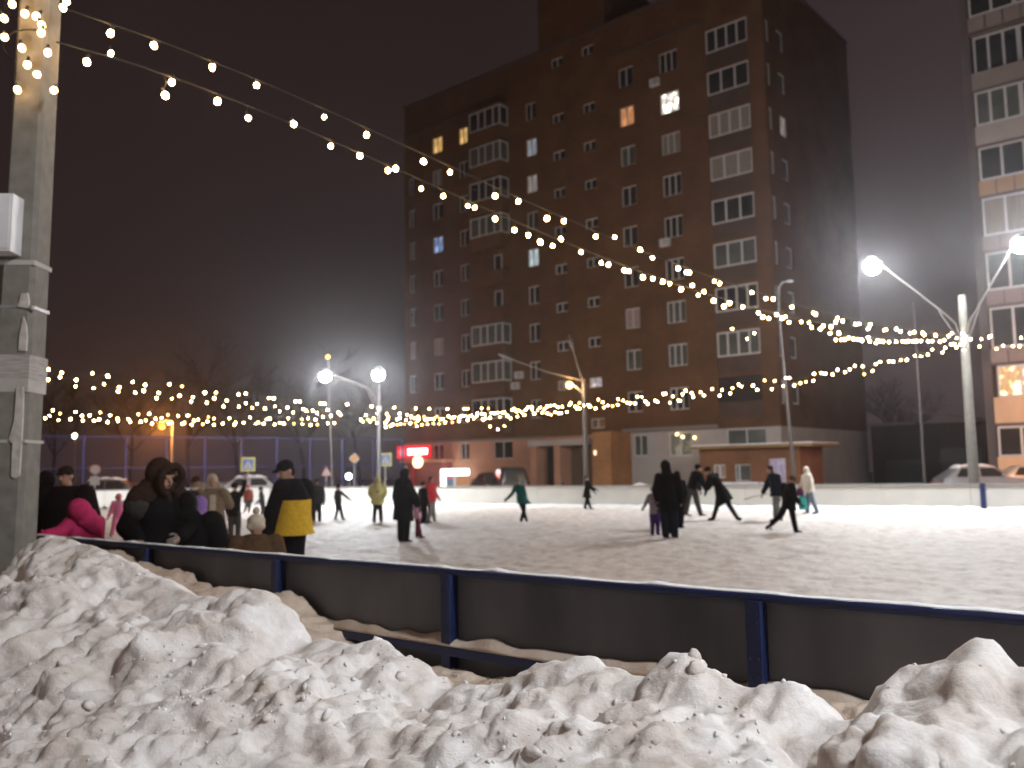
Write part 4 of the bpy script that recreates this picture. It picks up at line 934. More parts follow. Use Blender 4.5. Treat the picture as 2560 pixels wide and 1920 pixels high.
# ------------------------------------------------------------------ cars
def car(label, loc, rz, col, snow=True, kind='hatch', lit=False, group='parked cars'):
    t = thing('parked_car', label, 'car', loc, rz, group)
    paint = mat('car_paint_%02x%02x%02x' % tuple(int(c * 255) for c in col), col, .35, .08, 3, 0, .2)
    H = 1.5 if kind != 'suv' else 1.78
    st = [(-2.05, .35, .62, .62, .70), (-1.98, .25, .85, .88, .80), (-1.6, .22, .93, 1.15, .84), (-1.1, .22, .95, H - .04, .85), (-.3, .22, .95, H, .86), (.35, .22, .95, H - .06, .86), (.95, .22, .93, .97, .85), (1.6, .23, .86, .88, .83), (1.98, .27, .74, .76, .76), (2.1, .38, .58, .58, .66)]
    if kind == 'suv': st[1] = (-2.0, .25, .95, 1.55, .82); st[2] = (-1.7, .22, 1.0, H - .05, .85)
    rings = []
    for x, zl, zb, zr, w in st:
        tw_ = w - .22 * max(0, min(1, (zr - zb) / .5))
        rings.append([(x, -w * .94, zl), (x, -w, zl + .18), (x, -w, zb - .1), (x, -w + .02, zb), (x, -tw_, zb + (zr - zb) * .88), (x, -tw_ + .12, zr), (x, tw_ - .12, zr), (x, tw_, zb + (zr - zb) * .88), (x, w - .02, zb), (x, w, zb - .1), (x, w, zl + .18), (x, w * .94, zl)])
    m = MB(); m.loft(rings); b = m.build('body', paint, t)
    for s in (-1, 1):
        m = MB(); zt = H - .13
        for x0, x1, x2, x3 in ((-1.45, -.42, -.42, -1.15), (-.34, .78, .30, -.34)):
            y0 = .858 * s; y1 = .69 * s
            q = [(x0, y0, .98), (x1, y0, .98), (x2, y1, zt), (x3, y1, zt)]; m.add(q + [(a, c - .03 * s, d) for a, c, d in q], [(0, 1, 2, 3), (4, 7, 6, 5), (0, 4, 5, 1), (1, 5, 6, 2), (2, 6, 7, 3), (3, 7, 4, 0)])
        m.build('side_window', M_GLASS, t)
        m = MB(); m.box(.55, .72, .86 * s - .08, .86 * s + .12, .95, 1.1); m.build('mirror', paint, t, bevel=.03)
        for x in (-1.3, 1.32):
            m = MB(); m.tube((x, s * .66, .31), (x, s * .86, .31), .31, .31, 20); wv = m.build('wheel', M_BLACKP, t, bevel=.02)
            m = MB(); m.tube((x, s * .85, .31), (x, s * .872, .31), .19, .17, 14); m.build('rim', M_STEEL, wv)
        m = MB(); m.box(1.93, 2.08, s * .62 - .14, s * .62 + .14, .56, .72); m.build('headlight', M_SW, t, bevel=.03)
        m = MB(); m.box(-2.07, -1.94, s * .62 - .12, s * .62 + .12, .6, .82); m.build('taillight', M_SR, t, bevel=.03)
    m = MB(); q = [(.99, -.74, .97), (.99, .74, .97), (.42, .56, H - .09), (.42, -.56, H - .09)]; m.add(q + [(a - .04, c, d) for a, c, d in q], [(0, 1, 2, 3), (4, 7, 6, 5), (0, 4, 5, 1), (1, 5, 6, 2), (2, 6, 7, 3), (3, 7, 4, 0)]); m.build('windscreen', M_GLASS, t)
    m = MB(); m.box(-2.085, -2.06, -.26, .26, .52, .63); m.box(2.1, 2.115, -.26, .26, .40, .51); m.build('number_plate', M_SW, t)
    if snow:
        m = MB(); rg = []
        for i in range(12):
            x = -1.25 + i * .15; hh_ = .05 + .03 * math.sin(i * 1.7); zr = np.interp(x, [q[0] for q in st], [q[3] for q in st])
            rg.append([(x, -.58, zr - .01), (x, -.50, zr + hh_ * .8), (x, -.2, zr + hh_ * 1.2), (x, .2, zr + hh_ * 1.1), (x, .5, zr + hh_ * .8), (x, .58, zr - .01)])
        m.loft(rg); m.build('snow_cap', M_SNOWCAP, t)
        m = MB(); rg = []
        for i in range(7):
            x = 1.02 + i * .15; zr = np.interp(x, [q[0] for q in st], [q[3] for q in st]); rg.append([(x, -.68, zr - .02), (x, -.4, zr + .05), (x, .4, zr + .05), (x, .68, zr - .02)])
        m.loft(rg); m.build('snow_cap', M_SNOWCAP, t)
    return t
c = on_d(647, 1215, 50); car('white car under snow parked beyond the left end boards beside the crossing sign', Vector((c.x, c.y, 0)), R(8), (.36, .34, .32))
c = on_d(290, 1230, 46); car('dim grey car behind the left end boards, left of the crossing sign', Vector((c.x, c.y, 0)), R(12), (.09, .08, .085))
c = on_d(1282, 1205, 52); car('dark off-road car parked before the tower entrance', Vector((c.x - .2, c.y, 0)), R(100), (.03, .03, .03), False, 'suv')
c = on_d(1225, 1205, 55); car('dark low car parked left of the off-road car by the tower', Vector((c.x, c.y, 0)), R(105), (.06, .045, .045), False)
c = on_d(2455, 1200, 42); car('silver hatchback behind the far boards beside the right floodlight post', Vector((c.x, c.y, 0)), R(-6), (.24, .24, .25))
c = on_d(2600, 1200, 44); car('pale car cut by the right edge in orange lamplight', Vector((c.x, c.y, 0)), R(-10), (.5, .45, .42), False)
# snow heap behind the boards before the tower plinth
for (px, py, d, w, h, lab) in ((1600, 1205, 42, 1.7, .9, 'low snow heap behind the far boards before the white plinth'), (1330, 1215, 47, 1.4, .75, 'snow heap beside the tower entrance behind the far boards')):
    c = on_d(px, py, d); m = MB(); rg = []
    for j in range(7):
        q = j / 6; rg.append([(w * 1.2 * math.cos(a) * (1 - q ** 1.7) * (1 + .12 * math.sin(3 * a + j)), w * .7 * math.sin(a) * (1 - q ** 1.7), h * q * (1 + .08 * math.sin(5 * a))) for a in [2 * math.pi * i / 20 for i in range(20)]])
    m.loft(rg); o = m.build('snow_heap', M_BANK, None, Vector((c.x, c.y, -.04)), 0); tag(o, lab, 'snow heap')

# ------------------------------------------------------------------ bare trees beyond the court
M_BARK = mat('bark', (.018, .013, .011), .95, .25, 12)
def tree(label, loc, H, seed):
    r = random.Random(seed); t = thing('bare_tree', label, 'tree', loc, 0, 'bare trees beyond the court fence'); tr = MB(); cr = MB()
    def grow(p, d, L, rad, lev):
        n = 3; q = p
        for i in range(n):
            d = (d + Vector((r.uniform(-.16, .16), r.uniform(-.16, .16), r.uniform(-.02, .12)))).normalized(); nq = q + d * L / n
            (tr if lev < 2 else cr).tube(q, nq, rad * (1 - .28 * i / n), rad * (1 - .28 * (i + 1) / n), 6 if lev < 2 else 3, caps=False); q = nq
            if lev < 4 and (i > 0 or lev > 0):
                for k in range(2 if lev < 3 else 3):
                    a = r.uniform(0, 6.28); e = (d * .75 + Vector((math.cos(a), math.sin(a), r.uniform(-.1, .5))) * .75).normalized(); grow(q, e, L * r.uniform(.5, .72), rad * .5, lev + 1)
    grow(Vector((0, 0, -.1)), Vector((0, 0, 1)), H * .55, H * .018, 0)
    tr.build('trunk', M_BARK, t); cr.build('crown', M_BARK, t)
for i, (px, d, H, lab) in enumerate(((130, 80, 10, 'bare tree dark against the sky far left beside the concrete pole'), (330, 86, 11, 'bare tree dark behind the orange street lamp'), (470, 78, 11, 'bare tree just right of the orange street lamp'), (600, 84, 12, 'bare tree dark above the crossing sign'), (760, 88, 12, 'bare tree dark behind the left pair of floodlights'), (900, 92, 11, 'bare tree dark just left of the brick tower'))):
    c = on_d(px, 1180, d); tree(lab, Vector((c.x, c.y, 0)), H, 40 + i)
c = on_d(2240, 1180, 74); tree('bare tree dark over the shed between the two apartment buildings', Vector((c.x, c.y, 0)), 8, 60)

# ------------------------------------------------------------------ people
def cloth(name, col, rough=.85): return mat('cloth_' + name, col, rough, .16, 26, .25, 0, .05)
C_BLACK = cloth('black', (.0065, .006, .007)); C_NAVY = cloth('navy', (.010, .012, .020)); C_DKGREY = cloth('dark_grey', (.055, .052, .05)); C_GREY = cloth('grey', (.17, .16, .15))
C_PINK = cloth('hot_pink', (.42, .03, .11)); C_PINK2 = cloth('pink', (.62, .16, .28)); C_CORAL = cloth('coral', (.78, .13, .20)); C_ROSE = cloth('pale_rose', (.55, .30, .36)); C_BURG = cloth('burgundy', (.13, .02, .05))
C_TAN = cloth('tan', (.17, .125, .085)); C_BEIGE = cloth('beige', (.42, .35, .27)); C_CREAM = cloth('cream', (.68, .62, .52)); C_BROWN = cloth('brown', (.075, .042, .024)); C_FUR = cloth('brown_fur', (.028, .016, .012)); C_GFUR = cloth('grey_fur', (.16, .145, .13))
C_YEL = cloth('mustard', (.50, .31, .03)); C_LEMON = cloth('lemon', (.55, .50, .20)); C_OLIVE = cloth('olive', (.26, .24, .10)); C_RED = cloth('red', (.42, .03, .035)); C_RUST = cloth('rust', (.22, .06, .04)); C_GREEN = cloth('bottle_green', (.012, .085, .075))
C_LILAC = cloth('lilac', (.36, .30, .36)); C_PURP = cloth('purple', (.075, .035, .17)); C_VIOL = cloth('violet', (.22, .13, .36)); C_DENIM = cloth('denim', (.16, .20, .26)); C_TEAL = cloth('teal', (.04, .28, .26)); C_PLUM = cloth('plum', (.07, .015, .05)); C_HAIR = cloth('dark_hair', (.022, .014, .010)); C_BLOND = cloth('fair_hair', (.20, .13, .07))
M_BLADE = mat('skate_blade', (.5, .5, .52), .25, .1, 9, 0, .9)

def cap_ring(mb, a, b, r0, r1, n=12):
    """closed tapered capsule"""
    a = Vector(a); b = Vector(b); d = b - a; L = d.length
    if L < 1e-5: mb.ball(a, r0); return
    d /= L; x = d.orthogonal().normalized(); y = d.cross(x); rings = []
    for p, r, offs in ((a, r0, (-.98, -.72, -.3, 0)), (b, r1, (0, .3, .72, .98))):
        for o in offs:
            rr = r * math.sqrt(max(.03, 1 - o * o)); c = p + d * (r * o)
            rings.append([c + x * (rr * math.cos(2 * math.pi * i / n)) + y * (rr * math.sin(2 * math.pi * i / n)) for i in range(n)])
    mb.loft(rings)
def fuse(mb, name, m, parent, voxel, smooth=4, factor=.5):
    """weld overlapping volumes into one continuous skin"""
    o = mb.build(name, m, parent)
    r = o.modifiers.new('weld', 'REMESH'); r.mode = 'VOXEL'; r.voxel_size = voxel; r.use_smooth_shade = True
    if smooth: s = o.modifiers.new('soften', 'SMOOTH'); s.factor = factor; s.iterations = smooth
    return o
_glove = {}
def glove_mesh(m):
    """mitt of palm, four bent fingers of unequal length and a thumb; points along -z, palm to +y; unit = metres for an adult"""
    if m.name in _glove: return _glove[m.name]
    mb = MB(); mb.ball((0, 0, -.045), (.040, .020, .055)); cap_ring(mb, (0, 0, .03), (0, 0, -.01), .034, .032)
    for x, L in ((-.028, .062), (-.010, .074), (.010, .070), (.027, .056)):
        a = Vector((x * .9, 0, -.085)); b = a + Vector((x * .1, .010, -L * .55)); c = b + Vector((0, .028, -L * .42)); cap_ring(mb, a, b, .0115, .0105, 8); cap_ring(mb, b, c, .0105, .009, 8)
    a = Vector((-.030, .004, -.030)); b = a + Vector((-.026, .014, -.030)); c = b + Vector((-.004, .014, -.028)); cap_ring(mb, a, b, .014, .012, 8); cap_ring(mb, b, c, .012, .010, 8)
    _glove[m.name] = mb.mesh('glove', m); return _glove[m.name]

def person(label, at, H, yaw=0, J={}, coat=C_BLACK, hem=.42, flare=.02, hemc=None, legs=C_BLACK, boots=C_BLACK, skates=True, head='hat', hc=C_BLACK, gloves=C_BLACK, bulk=1.0, lean=0.0, hs=1.0, vox=.017, fur=None, pom=None, band=None, scarf=None, face=True, front=None, patch=None, yoke=None, beanie=None, cape=.06, furf=.012, backpack=None, group='people on the skating rink', legw=1.0):
    at = Vector(at); root = thing('person', label, 'person', at, math.atan2(-at.x, at.y), group)
    y = R(yaw); f = Vector((math.sin(y), -math.cos(y), 0)); lat = Vector((math.cos(y), math.sin(y), 0))
    if lat.x < 0: lat = -lat
    P = {}
    lx = lambda v, x, z, fy=0: Vector((x, 0, z)) + lat * v + f * fy
    P['pelvis'] = lx(0, 0, .53); P['chest'] = lx(0, lean * .5, .73); P['neck'] = lx(0, lean, .838); P['head'] = lx(0, lean * 1.2, .925 - .055 * max(0, hs - 1), .012)
    for s, k in ((-1, 'l'), (1, 'r')):
        P['sh' + k] = lx(s * .100 * bulk, lean * .85, .795); P['el' + k] = lx(s * .138 * bulk, lean * .75, .625, -.01); P['ha' + k] = lx(s * .135 * bulk, lean * .7, .475, .045)
        P['hip' + k] = lx(s * .052, 0, .515); P['kn' + k] = lx(s * .060, 0, .285, .012); P['an' + k] = lx(s * .062, 0, .045); P['toe' + k] = None
    for k, v in J.items():
        v = list(v); base = P.get(k) or Vector((0, 0, 0))
        P[k] = Vector((v[0], v[2] if len(v) > 2 else base.y, v[1]))
    if 'head' in J and 'neck' not in J: pass
    for k in 'lr':
        if P['toe' + k] is None: P['toe' + k] = P['an' + k] + f * .085 + Vector((0, 0, -.028))
    P = {k: v * H for k, v in P.items()}
    hr = H * hs
    # body: one continuous skin
    mb = MB(); hc0 = P['head']; up = (P['head'] - P['neck']).normalized() if (P['head'] - P['neck']).length > 1e-4 else Vector((0, 0, 1))
    up = (up + Vector((0, 0, .6))).normalized(); sdv = up.cross(f).normalized(); fw = sdv.cross(up).normalized()
    HM = Matrix((sdv, -fw, up)).transposed()          # columns: side, back, up
    hp = lambda a, b, c: hc0 + (sdv * a + fw * b + up * c) * hr
    mb.ball(hp(0, -.004, .008), (.044 * hr, .053 * hr, .060 * hr), 0, 16, 12, HM); mb.ball(hp(0, .012, -.030), (.034 * hr, .036 * hr, .036 * hr), 0, 12, 10, HM)
    cap_ring(mb, hp(0, .048, .006), hp(0, .060, -.014), .006 * hr, .009 * hr, 8)
    for s in (-1, 1): mb.ball(hp(s * .046, -.006, -.004), (.006 * hr, .012 * hr, .018 * hr), 0, 8, 6, HM); cap_ring(mb, hp(s * .006, .046, .012), hp(s * .026, .040, .012), .006 * hr, .005 * hr, 6)
    cap_ring(mb, P['neck'] - up * .03 * H, hp(0, -.01, -.03), .032 * H, .030 * H)
    tors = [P['pelvis'], P['pelvis'].lerp(P['chest'], .5), P['chest'], P['neck'] - up * .02 * H]
    def ell(c, a, b, d): 
        return [c + lat * (a * math.cos(q)) + d * (b * math.sin(q)) for q in [2 * math.pi * i / 16 for i in range(16)]]
    ax = (P['neck'] - P['pelvis']).normalized(); fb = lat.cross(ax).normalized()
    mb.loft([ell(P['pelvis'] - ax * .05 * H, .05 * H, .05 * H, fb), ell(P['pelvis'], .088 * H, .062 * H, fb), ell(tors[1], .075 * H, .055 * H, fb), ell(tors[2], .092 * H, .06 * H, fb), ell(P['neck'] - ax * .035 * H, .075 * H, .042 * H, fb), ell(P['neck'], .03 * H, .03 * H, fb)])
    for k in 'lr':
        cap_ring(mb, P['sh' + k], P['el' + k], .030 * H, .024 * H); cap_ring(mb, P['el' + k], P['ha' + k], .024 * H, .017 * H)
        cap_ring(mb, P['hip' + k], P['kn' + k], .052 * H, .036 * H); cap_ring(mb, P['kn' + k], P['an' + k], .036 * H, .024 * H); cap_ring(mb, P['an' + k], P['toe' + k], .024 * H, .018 * H)
        d = (P['ha' + k] - P['el' + k]).normalized(); mb.ball(P['ha' + k] + d * .03 * H, .018 * H); cap_ring(mb, P['ha' + k] + d * .04 * H, P['ha' + k] + d * .075 * H, .012 * H, .008 * H, 8)
    fuse(mb, 'body', M_SKIN, root, .011, 2)
    if face and f.y < .5:
        for s in (-1, 1):
            e = MB(); e.ball(hp(s * .017, .044, .002), .0052 * hr, 0, 8, 6); e.build('eye', M_EYE, root)
        e = MB(); cap_ring(e, hp(-.011, .050, -.033), hp(.011, .050, -.033), .0035 * hr, .0035 * hr, 6); e.build('mouth', cloth('lips', (.20, .07, .06)), root)
    # trousers
    mb = MB(); mb.ball(P['pelvis'], (.085 * H * bulk, .066 * H, .075 * H))
    for k in 'lr':
        cap_ring(mb, P['hip' + k], P['kn' + k], .064 * H * legw, .052 * H * legw); a = P['kn' + k].lerp(P['an' + k], .92); cap_ring(mb, P['kn' + k], a, .052 * H * legw, .042 * H * legw)
    fuse(mb, 'trousers', legs, root, vox, 3)
    # boots, skates
    for k in 'lr':
        mb = MB(); cap_ring(mb, P['an' + k] + (P['kn' + k] - P['an' + k]).normalized() * .045 * H, P['an' + k], .034 * H, .033 * H); cap_ring(mb, P['an' + k] + Vector((0, 0, -.008 * H)), P['toe' + k], .032 * H, .026 * H)
        bo = fuse(mb, 'boot', boots, root, .012, 2)
        if skates:
            d = (P['toe' + k] - P['an' + k]); d.z = 0; d = d.normalized() if d.length > 1e-4 else f.copy()
            c = P['an' + k].lerp(P['toe' + k], .5); zb = min(P['an' + k].z, P['toe' + k].z) - .024 * H; mb = MB()
            Mx = Matrix.Translation((c.x, c.y, zb)) @ Matrix.Rotation(math.atan2(d.y, d.x), 4, 'Z'); mb.box(-.075 * H, .075 * H, -.002, .002, -.016 * H, .0, 0, Mx); mb.box(-.05 * H, -.02 * H, -.006, .006, 0, .02 * H, 0, Mx); mb.box(.02 * H, .05 * H, -.006, .006, 0, .02 * H, 0, Mx)
            mb.build('skate_blade', M_BLADE, bo)
    # coat: torso loft with sleeves
    hz = hem * H; hx = P['pelvis'].copy(); hx.z = hz
    if hemc is not None: hx = Vector((hemc * H, P['pelvis'].y, hz))
    sp = [hx, P['pelvis'].lerp(hx, .35) if hz < P['pelvis'].z else P['pelvis'], P['pelvis'].lerp(P['chest'], .5), P['chest'], P['neck'] - ax * .045 * H, P['neck'] + up * .022 * H]
    wd = [.108 + flare, .108 + flare * .5, .104, .114, .098, .052]; dp = [.082 + flare, .084 + flare * .5, .080, .084, .062, .050]
    rings = []
    for i, c in enumerate(sp):
        wv = rnd.uniform(.97, 1.03); rings.append([c + lat * (wd[i] * bulk * wv * H * math.cos(q) * (1 + .035 * math.sin(5 * q + i))) + fb * (dp[i] * bulk * H * math.sin(q) * (1 + .03 * math.cos(4 * q + 2 * i))) for q in [2 * math.pi * j / 20 for j in range(20)]])
    def coat_mb():
        mb = MB(); mb.loft(rings)
        for k in 'lr':
            cap_ring(mb, P['sh' + k], P['el' + k], .048 * H * bulk, .043 * H * bulk); cap_ring(mb, P['el' + k], P['ha' + k] - (P['ha' + k] - P['el' + k]).normalized() * .012 * H, .043 * H * bulk, .034 * H * bulk); mb.ball(P['sh' + k], .05 * H * bulk)
        return mb
    fuse(coat_mb(), 'coat', coat, root, vox, 3, .4)
    if band is not None:                           # lower part of the coat in another colour, a separate panel
        bm_, zf = band; mb = MB(); top = P['pelvis'].lerp(P['chest'], zf)
        rr = [rings[0], rings[1], rings[2]]; sc = 1.09; q = []
        for r_, c in zip(rr, sp): q.append([c + (p - c) * sc for p in r_])
        t_ = [p for p in rings[2]]; c = sp[2].lerp(sp[3], max(0, zf * 2 - 1)); q.append([c + (p - sp[2]) * 1.09 for p in t_]); mb.loft(q); mb.build('coat_skirt', bm_, root)
    if front is not None:                          # open coat front panel in another colour
        mb = MB(); q = []
        for c, w in zip(sp[:5], wd[:5]):
            b0 = c + f * (w * .78 * bulk * H); q.append([b0 + lat * (.034 * H * s1) + f * (.014 * H * s2) for s1, s2 in ((-1, -1), (1, -1), (1, 1), (-1, 1))])
        mb.loft(q); fuse(mb, 'coat_front', front, root, .014, 3)
    if patch is not None:
        mb = MB(); mb.ball(P['chest'] + f * (.074 * bulk * H) - ax * .04 * H, (.038 * H, .014 * H, .05 * H)); mb.build('print', patch, root)
    for k in 'lr':
        if gloves is None: continue
        d = (P['ha' + k] - P['el' + k]).normalized(); x = d.cross(f); x = x.normalized() if x.length > .1 else lat.copy(); yv = x.cross(d) * -1
        g_ = link('glove', glove_mesh(gloves), root); s_ = H / 1.72 * 1.05
        Mx = Matrix((x, d.cross(x), -d)).transposed().to_4x4()
        if k == 'r': Mx = Mx @ Matrix.Scale(-1, 4, Vector((1, 0, 0)))
        g_.matrix_local = Matrix.Translation(P['ha' + k]) @ Mx @ Matrix.Scale(s_, 4)
    # head dress
    mb = MB()
    if head == 'hat':
        mb.ball(hp(0, -.010, .026), (.054 * hr, .062 * hr, .052 * hr), 0, 14, 10, HM); cap_ring(mb, hp(-.03, -.03, .0), hp(.03, -.03, .0), .026 * hr, .026 * hr); fuse(mb, 'hat', hc, root, .012, 2)
    elif head == 'cap':
        mb.ball(hp(0, -.006, .030), (.053 * hr, .060 * hr, .045 * hr), 0, 14, 10, HM); mb.ball(hp(0, .058, .022), (.040 * hr, .034 * hr, .008 * hr), 0, 10, 6, HM); mb.ball(hp(0, -.03, -.01), (.045 * hr, .03 * hr, .04 * hr), 0, 10, 8, HM); fuse(mb, 'cap', hc, root, .011, 2)
    elif head == 'hood':
        mb.ball(hp(0, -.026, .012), (.066 * hr, .066 * hr, .078 * hr), 0, 16, 12, HM); mb.ball(hp(0, -.020, -.055), (.070 * hr, .060 * hr, .050 * hr), 0, 14, 10, HM); mb.ball(hp(0, -.03, -.10), (cape * hr, .075 * hr, .085 * hr), 0, 14, 10, HM); fuse(mb, 'hood', hc, root, .013, 3)
    elif head == 'hair':
        mb.ball(hp(0, -.014, .018), (.051 * hr, .057 * hr, .056 * hr), 0, 14, 10, HM); mb.ball(hp(0, -.030, -.045), (.044 * hr, .028 * hr, .06 * hr), 0, 12, 8, HM); fuse(mb, 'hair', hc, root, .011, 2)
    if beanie is not None:
        mb = MB(); mb.ball(hp(0, -.002, .034), (.050 * hr, .060 * hr, .036 * hr), 0, 14, 10, HM); mb.ball(hp(0, -.02, -.03), (.044 * hr, .030 * hr, .05 * hr), 0, 12, 8, HM); fuse(mb, 'hat', beanie, root, .011, 2)
    if fur is not None:
        mb = MB(); n = 16; q = [hp(.060 * math.sin(a), furf, .066 * math.cos(a) - .004) for a in [R(-150) + R(300) * i / n for i in range(n + 1)]]
        for i in range(n): cap_ring(mb, q[i], q[i + 1], .017 * hr * rnd.uniform(.85, 1.2), .017 * hr, 8)
        fuse(mb, 'fur_trim', fur, root, .010, 1)
    if pom is not None: mb = MB(); mb.ball(hp(0, -.02, .092), .022 * hr, 0, 10, 8); mb.build('pompom', pom, root)
    if scarf is not None:
        mb = MB(); n = 12; q = [P['neck'] + up * .012 * H + lat * (.05 * H * math.cos(2 * math.pi * i / n)) + fb * (.047 * H * math.sin(2 * math.pi * i / n)) for i in range(n + 1)]
        for i in range(n): cap_ring(mb, q[i], q[i + 1], .022 * H, .022 * H, 8)
        cap_ring(mb, P['neck'] + f * .05 * H, P['chest'] + f * .075 * H - ax * .05 * H + lat * .03 * H, .022 * H, .026 * H); fuse(mb, 'scarf', scarf, root, .013, 2)
    if yoke is not None:
        mb = MB()
        for k in 'lr': q = P['sh' + k].lerp(P['el' + k], .25) + f * .012 * H; mb.ball(q, (.066 * H * bulk, .060 * H * bulk, .085 * H))
        fuse(mb, 'shoulder_panel', yoke, root, .014, 3)
    if backpack is not None:
        mb = MB(); c = P['chest'] - f * .10 * H - ax * .02 * H; mb.ball(c, (.07 * H, .05 * H, .10 * H), 0, 12, 10); fuse(mb, 'backpack', backpack, root, .014, 2)
    return root
def ft(x, y): return on_z(x, y, 0)                 # feet on the ice
def dd(x, d): p = on_d(x, 1180, d); return Vector((p.x, p.y, 0))

# behind the near boards, left
person('person in a dark brown coat and hat behind the fur-hooded person', dd(447, 12.3), 1.60, 175, {}, C_FUR, .38, .03, head='hat', hc=C_BLACK, bulk=1.35)
person('child in a violet hood between the bowed figure and the tan coat', dd(503, 12.0), 1.30, 160, {}, C_BLACK, .36, .03, head='hood', hc=C_VIOL, bulk=1.35, hs=1.15)
person('person in dark clothes seen from behind between the pink girl and the fur hood', dd(366, 13.4), 1.56, 190, {}, C_BLACK, .38, .03, head='hat', hc=C_HAIR, bulk=1.1)
person('person in black standing half hidden behind the concrete pole at the boards', dd(118, 11.0), 1.66, 150, {}, C_BLACK, .36, .03, head='hood', hc=C_BLACK, bulk=1.4)
person('person in black padded coat and cap in profile right of the concrete pole', dd(168, 10.8), 1.74, -40, {}, C_BLACK, .34, .04, head='cap', hc=C_HAIR, bulk=1.5)
person('child in hot pink coat with brown fur hood leaning over the near boards', dd(190, 9.2), 1.46, 200, {'chest': (.06, .74, -.05), 'neck': (.10, .82, -.08), 'head': (.03, .86, -.12), 'ell': (-.08, .72, -.16), 'hal': (-.17, .71, -.26), 'shl': (.0, .80, -.08), 'shr': (.15, .77, -.02), 'elr': (.15, .62, -.04), 'har': (.08, .60, -.18)}, C_PINK, .40, .03, legs=C_PINK, head='hood', hc=C_PINK, bulk=1.1, hs=1.12, fur=C_BROWN, gloves=C_PINK)
person('small girl in pink overalls and coral hat standing with legs apart', ft(294, 1344), 1.14, 20, {'anl': (-.13, .045), 'anr': (.12, .045), 'knl': (-.085, .27), 'knr': (.085, .27), 'hal': (-.20, .50), 'har': (.24, .66), 'elr': (.19, .66)}, C_PINK2, .47, .0, legs=C_PINK2, boots=C_CREAM, head='hat', hc=C_CORAL, hs=1.3, bulk=1.12, gloves=C_ROSE, scarf=C_LILAC)
person('person in black parka with huge dark fur hood leaning on the near boards', dd(402, 8.7), 1.74, 38, {'chest': (-.01, .73, -.03), 'neck': (.0, .83, -.05), 'head': (.012, .912, -.07), 'ell': (-.17, .64, -.08), 'hal': (-.10, .575, -.24), 'elr': (.17, .63, -.06), 'har': (.10, .585, -.22)}, C_BLACK, .32, .03, head='hood', hc=C_FUR, fur=C_FUR, bulk=1.25, hs=1.2, cape=.155, furf=.062, yoke=cloth('charcoal_grey', (.038, .036, .034)), beanie=C_FUR, vox=.015, scarf=C_FUR, gloves=C_GREY)
person('bowed figure in black with a violet scarf', dd(470, 8.8), 1.42, 160, {'hal': (-.20, .58), 'har': (.22, .50)}, C_BLACK, .34, .06, head='hood', hc=C_BLACK, bulk=1.75, scarf=C_VIOL, cape=.11)
person('person in a tan coat open over a beige front, hands up to a pale hood', dd(530, 15.0), 1.60, 5, {'elr': (.18, .68), 'har': (.10, .84, -.06), 'ell': (-.18, .68), 'hal': (-.11, .83, -.06)}, C_TAN, .40, .03, head='hood', hc=C_BEIGE, bulk=1.25, legs=C_BLACK, front=C_BEIGE, gloves=C_BEIGE)
person('dark figure standing behind the tan coat with a white fur collar', dd(490, 16.5), 1.58, 30, {}, C_PLUM, .40, .02, head='hat', hc=C_FUR, bulk=1.1, scarf=C_CREAM)
person('small child with pink legs in front of the person in the tan coat', ft(536, 1395), .92, 170, {'anr': (.10, .045), 'anl': (-.06, .045)}, C_BLACK, .44, .02, legs=C_PINK2, boots=C_GREY, head='hat', hc=C_BLACK, hs=1.35, bulk=1.1)
person('slim dark youth on grey skates raising one arm under the crossing sign', ft(585, 1359), 1.42, 160, {'elr': (.14, .90), 'har': (.16, 1.03), 'anl': (-.05, .045), 'anr': (.05, .045)}, C_BLACK, .44, .0, legs=C_DKGREY, boots=C_GREY, head='hat', hc=C_BLACK, gloves=C_ROSE, bulk=.95, legw=.95)
person('small distant child in a rust jacket left of the white car', ft(620, 1284), 1.16, 0, {'anl': (-.13, .045), 'anr': (.02, .045)}, C_RUST, .46, .0, legs=C_DKGREY, head='hat', hc=C_RED, hs=1.2)
person('distant child in black gliding with one leg back, right of the rust jacket', ft(655, 1300), 1.16, 90, {'anr': (.20, .06), 'knr': (.10, .28), 'anl': (-.04, .045), 'hal': (-.16, .52)}, C_DKGREY, .46, .0, legs=C_DKGREY, head='hat', hc=C_BLACK, hs=1.15, lean=-.04)
person('child in fuzzy brown coat and beige knit hat seen from behind', dd(642, 8.0), 1.24, 178, {'hal': (-.17, .50), 'har': (.17, .50)}, C_BROWN, .36, .05, legs=C_BROWN, head='hat', hc=C_BEIGE, hs=1.22, bulk=1.35, pom=C_BEIGE, gloves=C_BROWN)
person('man in black and mustard yellow jacket and cap with bowed head', dd(730, 10.4), 1.80, -62, {'head': (-.042, .905, -.02), 'neck': (-.008, .838, 0), 'ell': (-.12, .64, -.04), 'hal': (-.145, .495, -.06), 'shl': (-.06, .795, -.07), 'shr': (.08, .795, .07), 'elr': (.09, .63, .10), 'har': (.06, .50, .08)}, C_BLACK, .50, .02, legs=C_BLACK, head='cap', hc=C_BLACK, bulk=1.3, band=(C_YEL, .95), legw=1.15, vox=.015, skates=False)
person('person in black just behind the man in the mustard jacket', ft(792, 1307), 1.42, 175, {}, C_BLACK, .42, .02, head='hat', hc=C_BLACK, bulk=1.1)
person('dark skater stretching one arm to the right, left of the yellow raincoat', ft(845, 1302), 1.22, 120, {'elr': (.17, .70), 'har': (.30, .60), 'anl': (-.07, .045), 'anr': (.13, .06), 'knr': (.08, .29)}, C_NAVY, .46, .02, legs=C_NAVY, head='hat', hc=C_BLACK, hs=1.1, lean=.0)
